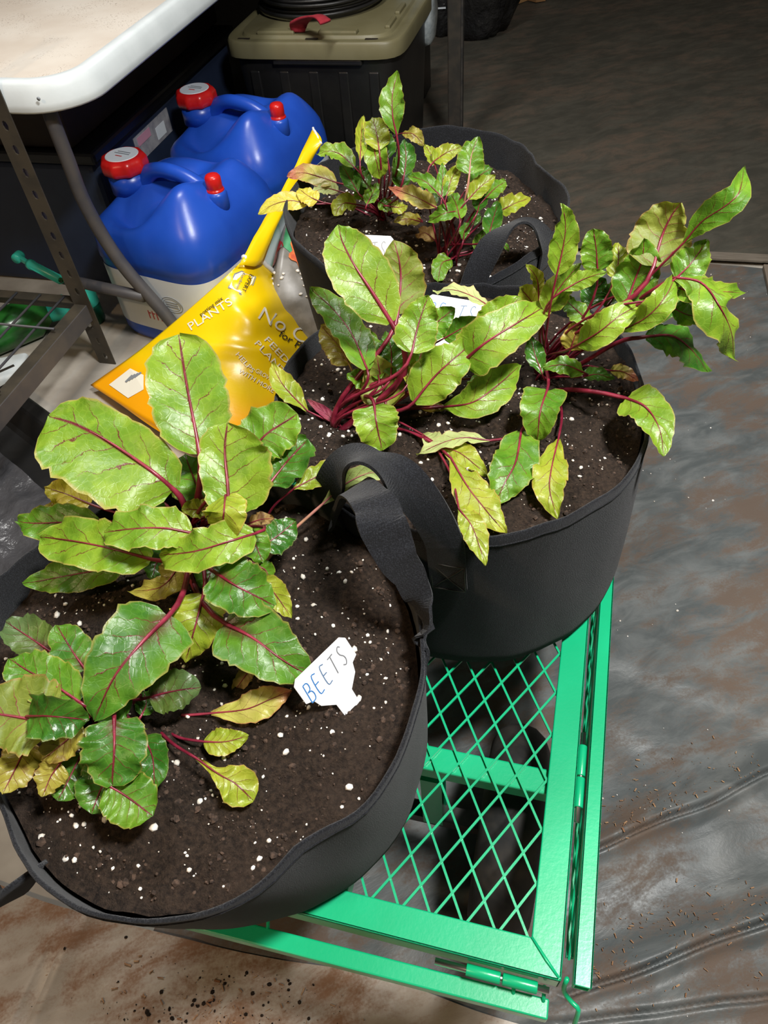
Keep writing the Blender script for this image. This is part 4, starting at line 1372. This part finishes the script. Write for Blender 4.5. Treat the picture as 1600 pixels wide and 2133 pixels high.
sack_poly([(475, 600), (488, 570), (503, 564), (533, 577), (527, 594), (502, 615)], GREYINK, 'badge_border', .0014)
sack_poly([(478, 599), (490, 573), (503, 567), (529, 578), (524, 592), (501, 611)], SACKPRINTW, 'badge', .0022)
sack_text('EXPERT', (520, 571), (503, 606), 12, BLACKINK, lift=.003)
sack_text('Gardener', (506, 569), (491, 603), 8, GREYINK, lift=.003)
sack_text('No C', (533, 662), (630, 716), 40, SACKPRINTW)
sack_text('for Pot', (578, 700), (641, 740), 21, BLACKINK)
sack_text('FEEDS', (548, 708), (604, 770), 18, SACKPRINTW)
sack_text('PLANTS', (528, 716), (596, 792), 18, SACKPRINTW)
sack_text('HELPS', (490, 738), (524, 778), 14, SACKPRINTW)
sack_text('GROW', (530, 775), (562, 795), 13, SACKPRINTW)
sack_text('WITH MORE', (496, 776), (568, 820), 14, SACKPRINTW)
sack_text('PLANTS', (398, 690), (486, 634), 24, SACKPRINTW)
sack_text('potting mix', (420, 660), (466, 624), 12, BLACKINK)
sack_poly([(228, 802), (272, 768), (300, 782), (300, 812), (268, 830)], SACKPRINTW, 'price_label')
for k in range(4):
    sack_poly([(262 + k * 6, 796 - k * 3), (276 + k * 6, 782 - k * 2), (279 + k * 6, 784 - k * 2), (265 + k * 6, 798 - k * 3)], GREYINK, 'print_line', .003)
# torn white rim of the opening
ring = [ev(TC, i / 20) + Vector((0, 0, .004)) for i in range(21)]
MB().tube([q + Vector((.002 * nz(i * .9), .003 * nz(i * .7, 4), 0)) for i, q in enumerate(ring)], .0065, 7).build('torn_rim', SACKW, sack, True)
# long torn flap standing up against the far jug
FL = crom([at(498, 552, .235), at(556, 446, .275), at(606, 362, .315), at(652, 266, .365)], 20)
FR = crom([at(548, 548, .20), at(582, 462, .255), at(640, 352, .30), at(670, 300, .345)], 20)
mf = MB()
mf.grid(lambda u, v: tuple(ev(FL, v).lerp(ev(FR, v), u) + Vector((.010 * math.sin(math.pi * u), -.006 * math.sin(math.pi * u), .003 * nz(u * 3, v * 9)))), 7, 24)
mf.uv = [(i / 6, .6) for j in range(24) for i in range(7)]
fo = mf.build('torn_flap', SACKY, sack, True)
sm_ = fo.modifiers.new('thick', 'SOLIDIFY'); sm_.thickness = .0012
MB().tube([ev(FL, 1).lerp(ev(FR, 1), i / 8) + Vector((.002 * nz(i * 1.3), 0, .003 * nz(i * 1.7, 3))) for i in range(9)], .003, 6).build('torn_edge', SACKW, sack, True)

# ------------------------------------------------------------------ flower print sack
fs_root = thing('flower_print_sack', (-.56, 1.62, 0), 'green sack with orange flower print between far bag and yellow sack', 'sack')


def fsack(u, v):
    x = -.728 + .285 * u; y = 1.34 + .56 * v
    uu = min(max(u, 0), 1); vc = min(max(v, 0), 1)
    e = max(0, math.sin(math.pi * vc)) ** .4 * ((uu / .2) ** .5 if uu < .2 else (1 - (uu - .2) / .8) ** .8)
    return Vector((x + .012 * nz(v * 4, 1) * e, y, .010 + .225 * e + .012 * nz(u * 4, v * 5, 8) * e))


m = MB(); m.grid(lambda u, v: tuple(fsack(u, v)), 30, 40)
m.add([(-.728, 1.34, .004), (-.443, 1.34, .004), (-.443, 1.90, .004), (-.728, 1.90, .004)], [(3, 2, 1, 0)])
sb = m.build('sack_body', PRINTGREY, fs_root, True)


def patch(u0, u1, v0, v1, mat, name, lift=.002):
    mm = MB(); mm.grid(lambda u, v: tuple(fsack(u0 + (u1 - u0) * u, v0 + (v1 - v0) * v + .02 * nz(u * 5, v * 3)) + Vector((0, 0, lift))), 16, 16)
    return mm.build(name, mat, fs_root, True)


patch(.04, .96, .24, .95, PRINTG, 'print_leaves')
for (u, v, r, mt) in ((.14, .24, .09, PRINTR), (.36, .24, .10, PRINTO), (.30, .46, .09, PRINTO), (.7, .40, .09, PRINTR), (.5, .70, .08, PRINTO)):
    c = fsack(u, v)
    mm = MB(); vs = [tuple(c + Vector((0, 0, .006)))]
    for k in range(30):
        a = 2 * math.pi * k / 30; rr = r * (.8 + .2 * math.cos(5 * a))
        vs.append(tuple(fsack(u + rr * math.cos(a), v + rr * .58 * math.sin(a)) + Vector((0, 0, .005))))
    mm.add(vs, [(0, 1 + k, 1 + (k + 1) % 30) for k in range(30)])
    mm.build('print_flower', mt, fs_root, True)
rn = random.Random(3)
bits(lambda r: tuple(fsack(.08 + .6 * r.random(), .07 + .12 * r.random()) + Vector((0, 0, .002))), 26, .003, .006, .5, 5, 1).build('perlite_specks', PERL, fs_root, True)['kind'] = 'stuff'

# ------------------------------------------------------------------ folding table
tb = thing('folding_table', (-1.55, 2.2, 0), 'white plastic folding table with rounded corner at upper left', 'table')
TXR, TYF, TXL, TYB = -.905, 1.238, -2.3, 3.1


def tpoly(ins, r):
    pts = []
    for (cx, cy, a0) in ((TXR - ins - r, TYF + ins + r, -90), (TXR - ins - r, TYB - ins - r, 0), (TXL + ins + r, TYB - ins - r, 90), (TXL + ins + r, TYF + ins + r, 180)):
        for k in range(11):
            a = math.radians(a0 + 9 * k)
            pts.append((cx + r * math.cos(a), cy + r * math.sin(a)))
    return pts


rows = [(0.010, .10, .572), (.002, .108, .570), (.0, .11, .574), (.001, .109, .585), (.006, .104, .605), (.010, .10, .615), (.013, .097, .619), (.018, .092, .621), (.036, .075, .6195), (.042, .07, .616)]
vs = []; n = 44
for ins, r, z in rows:
    vs += [(x, y, z) for x, y in tpoly(ins, r)]
fs = []
for i in range(len(rows) - 1):
    for k in range(n):
        k2 = (k + 1) % n
        fs.append((i * n + k, i * n + k2, (i + 1) * n + k2, (i + 1) * n + k))
fs.append(tuple(range(n - 1, -1, -1)))
MB().add(vs, fs).build('table_rim', WHITE, tb, True)
MB().prism(tpoly(.041, .07), .600, .6162).build('table_top', SANDTOP, tb)
MB().lathe([(.0035, 0), (.003, .002)], (-.975, 1.237, .598), 10, 'y').build('rivet', GREYINK, tb, True)
leg = crom([at(100, 225, .565), at(140, 330, .47), at(180, 430, .37), at(250, 545, .245), at(355, 668, .10), at(400, 738, .014)], 26)
MB().tube(leg, .0145, 10).build('leg', BEAMM, tb, True)
MB().tube([at(120, 578, .165), at(182, 592, .165), at(300, 618, .165)], .013, 10).build('leg_brace', BEAMM, tb, True)
MB().tube([(-2.1, 1.4, .57), (-2.12, 1.38, .3), (-2.1, 1.36, .0)], .0145, 10).build('leg', BEAMM, tb, True)
MB().tube([(-1.0, 2.9, .57), (-1.20, 2.93, .3), (-1.22, 2.96, .0)], .0145, 10).build('leg', BEAMM, tb, True)
MB().tube([(-2.1, 2.9, .57), (-2.12, 2.93, .3), (-2.1, 2.96, .0)], .0145, 10).build('leg', BEAMM, tb, True)
pc = at(45, -62, .616)
pot = thing('nursery_pot', (pc.x, pc.y, .616), 'dark brown pot bottom standing on the white table at top edge', 'pot')
MB().lathe([(.105, 0), (.115, .004), (.118, .02), (.135, .18), (.142, .182), (.142, .20), (.134, .20), (.128, .19), (.11, .03)], (pc.x, pc.y, .617), 40).build('pot_wall', pmat('brown_pot', (.035, .022, .016), (.06, .04, .03), 14, rough=.5), pot, True)
MB().lathe([(.126, .165), (.06, .172), (.01, .174)], (pc.x, pc.y, .617), 30).build('pot_soil', SOIL, pot, True)

# ------------------------------------------------------------------ perforated shelf rack
rk = thing('shelf_rack', (-1.07, 1.25, 0), 'dark slotted steel shelf rack with wire decking at left edge', 'rack')


def perf_plate(x0, y0, dx, dy, z0, z1, wdt, pitch, off):
    """flat flange with round holes; runs along (dx,dy) by wdt"""
    mm = MB(); zc = z0
    th_ = Vector((-dy, dx, 0)) * .003
    while zc < z1:
        vs = []
        for o_ in (Vector(), th_):
            for (a, b) in ((0, 0), (.5, 0), (1, 0), (1, .5), (1, 1), (.5, 1), (0, 1), (0, .5)):
                vs.append(Vector((x0 + dx * wdt * a, y0 + dy * wdt * a, zc + pitch * b)) + o_)
            for k in range(8):
                an = math.radians(-135 + 45 * k)
                vs.append(Vector((x0 + dx * (wdt * .5 + .006 * math.cos(an)), y0 + dy * (wdt * .5 + .006 * math.cos(an)), zc + pitch * .5 + .0095 * math.sin(an))) + o_)
        fs = []
        for k in range(8):
            k2 = (k + 1) % 8
            fs += [(k, k2, 8 + k2, 8 + k), (16 + k2, 16 + k, 24 + k, 24 + k2), (8 + k, 8 + k2, 24 + k2, 24 + k)]
        fs += [(0, 16, 23, 7), (7, 23, 22, 6), (2, 3, 19, 18), (3, 4, 20, 19)]
        mm.add(vs, fs)
        zc += pitch
    return mm


mp_ = perf_plate(-1.088, 1.236, 1, 0, 0, .78, .040, .044, 0)
mp_.add(perf_plate(-1.088, 1.236, 0, 1, 0, .78, .036, .044, 0).v, perf_plate(-1.088, 1.236, 0, 1, 0, .78, .036, .044, 0).f)
pst = mp_.build('post', POSTM, rk)
for zz in (.152, .118):
    MB().lathe([(.0075, -.008), (.0075, -.001), (.004, .002)], (-1.068, 1.236, zz), 6, 'y').build('bolt', ZINC, pst)
MB().box((-1.075, .905, .163), (.030, .67, .003)).build('side_beam_flange', POSTM, rk, False, .0008)
MB().box((-1.061, .905, .144), (.004, .67, .040)).build('side_beam', BEAMM, rk, False, .0008)
MB().box((-1.40, 1.262, .150), (.66, .004, .034)).build('back_beam', POSTM, rk, False, .0008)
MB().box((-1.40, 1.250, .166), (.66, .026, .003)).build('back_beam_flange', POSTM, rk, False, .0008)
for k in range(8):
    x = -1.125 - .062 * k
    MB().tube([(x, 1.255, .169), (x, .56, .169)], .0028, 7).build('deck_wire', BEAMM, rk, True)
for y in (1.13, .92, .71):
    MB().tube([(-1.075, y, .1735), (-1.72, y, .1735)], .0028, 7).build('cross_wire', BEAMM, rk, True)

# sprayer head lying on the rack
a = at(38, 535, .19); b = at(62, 550, .185); c = at(126, 583, .178)
sh = thing('sprayer_nozzle', tuple(b), 'teal plastic sprayer nozzle resting on the wire shelf', 'nozzle')
MB().tube([b, b.lerp(c, .08), b.lerp(c, .1), c], [.0125, .0125, .0105, .0105], 14).build('barrel', TEAL, sh, True)
MB().lathe([(.011, -.012), (.012, -.008), (.012, .008), (.011, .012)], tuple(a), 20, 'y').build('knob', TEAL, sh, True)
MB().bar(a, b, .010, .012).build('neck', TEAL, sh, False, .002)
MB().tube([c, c + (c - b).normalized() * .004], .006, 10).build('tip', GREENP, sh, True)

# bottles under the rack
a = at(-60, 715, .05); b = at(92, 652, .05); c = at(142, 636, .05)
gb = thing('green_bottle', (b.x, b.y, 0), 'dark green bottle with teal cap lying under the wire shelf', 'bottle')
d = (b - a).normalized()
MB().tube([a, a + d * .01, b - d * .03, b, b + d * .02], [.04, .05, .05, .030, .02], 24).build('bottle_body', GREENP, gb, True)
MB().tube([b + d * .012, c - d * .004, c], [.028, .030, .024], 20).build('bottle_cap', TEAL, gb, True)
q = at(197, 668, 0)
tbt = thing('teal_bottle', (q.x, q.y, 0), 'teal topped green bottle standing behind the slotted post', 'bottle')
MB().lathe([(.026, 0), (.030, .004), (.030, .045), (.028, .05)], tuple(q), 24).build('bottle_body', pmat('dark_teal', (.004, .07, .04), None, rough=.3), tbt, True)
MB().lathe([(.028, .05), (.031, .053), (.031, .095), (.024, .108), (.010, .112)], tuple(q), 24).build('bottle_cap', TEAL, tbt, True)
q = at(12, 775, .015)
wc = thing('plastic_clip', (q.x, q.y, 0), 'white plastic clip with dark slot on floor under shelf', 'clip')
MB().box((q.x, q.y, .017), (.11, .09, .03), .5).build('clip_body', WHITE, wc, True, .010, 4)
MB().box((q.x + .012, q.y - .012, .0325), (.05, .008, .002), .9).build('clip_slot', BLACKINK, wc)

# ------------------------------------------------------------------ black tray at the left
tr_o = Vector((-1.215, 1.075, 0)); ex = Vector((.888, -.46, 0)); ey = Vector((-.46, -.888, 0))
tray = thing('plastic_tray', tuple(tr_o + ex * .38 + ey * .32), 'black plastic tray with crumpled film on floor left of cart', 'tray')
W_, H_ = .78, .70


def trp(a, b, z): return tuple(tr_o + ex * a + ey * b + Vector((0, 0, z)))


rows = [(0, .0), (.0, .055), (.006, .06), (.03, .06), (.036, .056), (.06, .02), (.07, .014)]
vs = []
for ins, z in rows:
    vs += [trp(ins, ins, z), trp(W_ - ins, ins, z), trp(W_ - ins, H_ - ins, z), trp(ins, H_ - ins, z)]
fs = []
for i in range(len(rows) - 1):
    for k in range(4):
        k2 = (k + 1) % 4
        fs.append((i * 4 + k, i * 4 + 4 + k, i * 4 + 4 + k2, i * 4 + k2))
fs.append((24, 27, 26, 25)); fs.append((0, 1, 2, 3))
MB().add(vs, fs).build('tray_shell', BLKPLAS, tray, False, .003)
FILM = pmat('black_film', (.035, .036, .040), (.06, .06, .065), 9, rough=.28, spec=.6, bump=.6, bscale=22, bdist=.015)
mm = MB()
mm.grid(lambda u, v: trp(.09 + .60 * u, .13 + .50 * v, .034 + .022 * nz(u * 6, v * 7, 5) + .012 * abs(nz(u * 13, v * 9, 1)) + .006 * nz(u * 30, v * 26)), 60, 50)
mm.build('crumpled_film', FILM, tray, True)

# ------------------------------------------------------------------ bins and boxes in the dark under the table
bn = thing('storage_bin', (-1.42, 1.98, 0), 'dark navy storage bin behind blue jugs under the table', 'bin')
MB().box((-1.44, 1.98, .17), (.60, .86, .34)).build('bin_body', NAVY, bn, False, .02, 3)
MB().box((-1.44, 1.98, .355), (.64, .90, .03)).build('bin_lid', BLKPLAS, bn, False, .008, 2)
st = MB().box((-1.139, 1.84, .285), (.002, .20, .060)).build('sticker', pmat('sticker_grey', (.32, .32, .34), (.22, .22, .25), 40, rough=.5), bn)
MB().box((-1.1375, 1.79, .300), (.002, .07, .02)).build('sticker_stripe', pmat('sticker_pink', (.5, .25, .33), None, rough=.5), st)
MB().box((-1.1375, 1.88, .280), (.002, .05, .03)).build('sticker_panel', LABW, st)
bx = thing('cardboard_box', (-1.45, 2.0, .37), 'dark brown cardboard box on the navy bin beneath the table', 'box')
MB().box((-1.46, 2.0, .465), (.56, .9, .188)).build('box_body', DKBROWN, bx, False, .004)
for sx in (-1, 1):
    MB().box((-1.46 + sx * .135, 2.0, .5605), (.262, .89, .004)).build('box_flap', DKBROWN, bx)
bx = thing('dark_filler_crate', (-1.6, 2.95, 0), 'added black crate keeping the space behind the navy bin dark', 'crate')  # added box, put here to make a dark region
MB().box((-1.62, 2.95, .25), (.60, .92, .5)).build('crate_body', BLKPLAS, bx, False, .01)
MB().box((-1.62, 2.95, .51), (.64, .96, .03)).build('crate_lid', BLKPLAS, bx, False, .006)

# ------------------------------------------------------------------ black tote with olive lid
tt_ = thing('storage_tote', (-.79, 2.42, 0), 'black storage tote with olive lid behind the blue jugs', 'tote')
lx0, lx1, ly0, ly1 = -1.055, -.535, 2.165, 2.68
cxm, cym = (lx0 + lx1) / 2, (ly0 + ly1) / 2
rows = []
for z, k in ((0, .84), (.01, .86), (.30, .92), (.345, .93), (.372, .93)):
    rows.append([(cxm + sup(2 * math.pi * i / 64, (lx1 - lx0) / 2 * k, (ly1 - ly0) / 2 * k, 9)[0], cym + sup(2 * math.pi * i / 64, (lx1 - lx0) / 2 * k, (ly1 - ly0) / 2 * k, 9)[1], z) for i in range(64)])
vs = [q for r in rows for q in r]; fs = []
for i in range(len(rows) - 1):
    for k in range(64):
        k2 = (k + 1) % 64
        fs.append((i * 64 + k, i * 64 + k2, (i + 1) * 64 + k2, (i + 1) * 64 + k))
fs.append(tuple(range(63, -1, -1))); fs.append(tuple(4 * 64 + k for k in range(64)))
MB().add(vs, fs).build('tote_body', BLKPLAS, tt_, True)
for k in range(5):
    MB().box((lx0 + .085 + .088 * k, ly0 + .024, .17), (.030, .012, .31)).build('body_rib', BLKPLAS, tt_, False, .004)
MB().box((cxm + .02, ly0 + .014, .352), (.26, .02, .016)).build('body_handle', BLKPLAS, tt_, False, .004)
rows = []
for z, k in ((.362, 1.0), (.360, 1.002), (.395, 1.0), (.402, .985), (.403, .93), (.400, .90), (.400, .86), (.408, .845), (.408, .5)):
    rows.append([(cxm + sup(2 * math.pi * i / 96, (lx1 - lx0) / 2 * k, (ly1 - ly0) / 2 * k, 8)[0], cym + sup(2 * math.pi * i / 96, (lx1 - lx0) / 2 * k, (ly1 - ly0) / 2 * k, 8)[1], z) for i in range(96)])
vs = [q for r in rows for q in r]; fs = []
for i in range(len(rows) - 1):
    for k in range(96):
        k2 = (k + 1) % 96
        fs.append((i * 96 + k, i * 96 + k2, (i + 1) * 96 + k2, (i + 1) * 96 + k))
fs.append(tuple(range(95, -1, -1))); fs.append(tuple((len(rows) - 1) * 96 + k for k in range(96)))
ld = MB().add(vs, fs).build('lid', OLIVE, tt_, True, .002)
for x in (-.99, -.62, -.79):
    MB().box((x, ly0 + .030, .4028), (.035, .010, .001)).build('lid_slot', BLACKINK, ld)
for x in (-.90, -.72):
    MB().box((x, ly0 + .058, .411), (.11, .030, .012)).build('lid_ridge', OLIVE, ld, False, .004)
for y in (2.30, 2.42):
    MB().box((lx1 - .055, y, .411), (.014, .085, .010)).build('lid_ridge', OLIVE, ld, False, .003)

# coil of black tubing on the lid
cc = at(668, -28, .45)
co = thing('tubing_coil', (cc.x, cc.y, .41), 'coil of black drip tubing on the olive tote lid', 'tubing')
pts = []
for i in range(14 * 40):
    a = 2 * math.pi * i / 40
    lay = i / 40
    r = .178 + .006 * math.sin(lay * 2.1) + .004 * math.sin(a * 2 + lay)
    pts.append((cc.x + r * math.cos(a), cc.y + r * math.sin(a), .417 + .0088 * lay))
MB().tube(pts, .0052, 7).build('tubing', BLKPLAS, co, True)
pts = []
for i in range(12 * 40):
    a = 2 * math.pi * i / 40 + 1
    lay = i / 40
    r = .160 + .005 * math.sin(lay * 2.7)
    pts.append((cc.x + r * math.cos(a), cc.y + r * math.sin(a), .417 + .0098 * lay))
MB().tube(pts, .0052, 7).build('inner_tubing', BLKPLAS, co, True)
rs = crom([at(622, 66, .412), at(622, 50, .432), at(640, 36, .455), at(662, 34, .468), at(678, 46, .462)], 18)
o = MB().ribbon(rs, [Vector((1, .1, .4 - .03 * i)) for i in range(18)], [.036 + .012 * math.sin(i * .35) for i in range(18)], .006).build('red_strap', REDCLOTH, None, True)
tag(o, 'red cloth strap hanging against the black tubing coil', 'strap')

# ------------------------------------------------------------------ far objects by the pole
pb = at(948, 318, 0)
po = thing('black_pole', (pb.x, pb.y, 0), 'tall black metal pole standing behind the farthest grow bag', 'pole')
MB().box((pb.x, pb.y, .62), (.040, .036, 1.24)).build('pole_tube', BLKMETAL, po, False, .004, 2)
MB().box((pb.x + .0225, pb.y - .006, .62), (.006, .022, 1.24)).build('pole_edge', RUBBER, po, False, .001)
MB().lathe([(.03, 0), (.03, .006), (.022, .012)], (pb.x, pb.y, 0), 20).build('pole_foot', RUBBER, po, True)

q = at(861, 214, 0)
bc = thing('black_case', (q.x, q.y + .06, 0), 'small black case on the floor right of the tote', 'case')
MB().box((q.x, q.y + .06, .10), (.085, .13, .19)).build('case_body', BLKPLAS, bc, False, .008)
MB().box((q.x, q.y + .06, .205), (.078, .12, .018)).build('case_lid', BEAMM, bc, False, .004)
MB().box((q.x, q.y - .008, .035), (.07, .014, .05)).build('case_latch', BLKMETAL, bc, False, .006, 3)
MB().box((q.x, q.y - .006, .15), (.075, .003, .003)).build('case_seam', TEAL, bc)


def blob(c, r, seed, amp=.12, f=3, n=36, pinch=None):
    vs = []; m_ = n // 2
    for j in range(m_ + 1):
        ph = math.pi * j / m_
        for i in range(n):
            th_ = 2 * math.pi * i / n
            d_ = Vector((math.sin(ph) * math.cos(th_), math.sin(ph) * math.sin(th_), -math.cos(ph)))
            k = 1 + amp * nz(d_.x * f + seed, d_.y * f, d_.z * f) + amp * .5 * nz(d_.x * f * 3, d_.y * f * 3 + seed, d_.z * f * 1.2)
            if pinch and d_.z > .3: k *= 1 - pinch * (d_.z - .3)
            z = c[2] + d_.z * r[2] * k
            vs.append((c[0] + d_.x * r[0] * k, c[1] + d_.y * r[1] * k, max(.014, z)))
    fs = [(j * n + i, j * n + (i + 1) % n, (j + 1) * n + (i + 1) % n, (j + 1) * n + i) for j in range(m_) for i in range(n)]
    return MB().add(vs, fs)


GARB = pmat('garbage_film', (.012, .012, .013), (.02, .02, .02), 14, rough=.22, bump=.8, bscale=28, bdist=.02)
q = at(990, 100, 0)
gbag = thing('garbage_bag', (q.x, q.y + .1, 0), 'black garbage bag right of the black pole', 'garbage bag')
blob((q.x, q.y + .12, .24), (.145, .14, .28), 4, .22, 3.2, pinch=.4).build('bag_film', GARB, gbag, True)
MB().tube(crom([(q.x, q.y + .12, .47), (q.x + .02, q.y + .1, .52), (q.x + .05, q.y + .12, .57)], 8), [.03, .018, .014, .02, .03, .036, .04, .04], 10).build('bag_knot', GARB, gbag, True)
q = at(912, 92, 0)
gbag = thing('garbage_bag', (q.x, q.y + .1, 0), 'black sack left of the pole beside the quilted bundle', 'garbage bag')
blob((q.x - .01, q.y + .1, .2), (.10, .10, .26), 9, .15, 2.6, pinch=.3).build('bag_film', GARB, gbag, True)
MB().box((q.x + .01, q.y - .003, .13), (.05, .003, .006), .2).build('bag_tie', LABW, gbag)
q = at(862, 60, .30)
qb = thing('quilted_bundle', (q.x, q.y, .215), 'rolled grey white quilted bundle on the black case', 'bundle')
blob((q.x - .015, q.y, .315), (.056, .07, .10), 2, .10, 2.2).build('quilt_roll', CLOTHG, qb, True)
blob((q.x + .030, q.y + .01, .345), (.045, .06, .10), 6, .10, 2.2).build('quilt_roll', CLOTHG, qb, True)
blob((q.x - .020, q.y + .02, .415), (.035, .05, .05), 7, .10, 2.2).build('blue_fold', CLOTHB, qb, True)
q = at(1072, 8, 0)
cb = thing('flattened_carton', (q.x, q.y, .015), 'flattened tan cardboard carton on far floor at top edge', 'cardboard')
MB().prism([(q.x - .13, q.y - .02), (q.x - .09, q.y - .075), (q.x + .02, q.y - .075), (q.x + .06, q.y - .02), (q.x + .06, q.y + .3), (q.x - .13, q.y + .3)], .018, .045).build('carton_panel', CARD, cb)
MB().prism([(q.x + .06, q.y - .02), (q.x + .10, q.y - .05), (q.x + .14, q.y - .03), (q.x + .14, q.y + .25), (q.x + .06, q.y + .25)], .018, .036).build('carton_flap', pmat('cardboard_dark', (.27, .14, .055), None, rough=.85), cb)

# ------------------------------------------------------------------ litter on the floor
def zt(x, y):
    if x < .12 and y < .135: return tarp_z(x, y, LF, .008) + .005
    if y < 1.84 and x > -.42: return tarp_z(x, y, FOLDS, .006) + .001
    if y > 1.86: return tarp_z(x, y, [], .012) + .004
    return .001


def chips(fnpos, count, lmin, lmax, seed):
    rnd = random.Random(seed); mm = MB()
    for i in range(count):
        p_ = fnpos(rnd)
        if p_ is None: continue
        L = lmin + (lmax - lmin) * rnd.random() ** 2.5
        mm.box((p_[0], p_[1], p_[2] + .001), (L, L * rnd.uniform(.12, .35), .0012), rnd.random() * 6.28)
    return mm


def nearcart(r):
    x = r.gauss(-.275, .085); y = r.gauss(.04, .045)
    if y > .12: return None
    return (x, y, zt(x, y))


def right(r):
    i = r.choice([0, 0, 1, 1, 1, 3, 2])
    a, b, h, s = FOLDS[i]
    q = a.lerp(b, r.random()); d = (b - a).normalized()
    off = abs(r.gauss(.01, .03)); sg = 1
    x, y = q.x - d.y * off * sg, q.y + d.x * off * sg
    return (x, y, zt(x, y)) if x > .11 else None


def anywhere(r):
    x = r.uniform(.11, .75); y = r.uniform(.15, 1.8)
    if nz(x * 6, y * 6, 3) < .1: return None
    return (x, y, zt(x, y))


o = chips(nearcart, 240, .002, .010, 1).build('wood_chips', CHIP, None)
tag(o, 'scattered wood chips and bark crumbs on pale sheet before the cart', 'wood chips', None, 'stuff')
bits(nearcart, 420, .0005, .0032, .6, 12, 3.5).build('soil_lumps', SOIL, o)['kind'] = 'stuff'
o = chips(right, 420, .001, .006, 2).build('wood_chips', CHIP, None)
tag(o, 'fine wood chips caught along the grey tarp folds right of cart', 'wood chips', None, 'stuff')
o = bits(anywhere, 420, .0006, .0026, .8, 8, 2.5).build('perlite_crumbs', PERL, None, True)
tag(o, 'white perlite crumbs spilled on the grey tarp right of the cart', 'perlite', None, 'stuff')
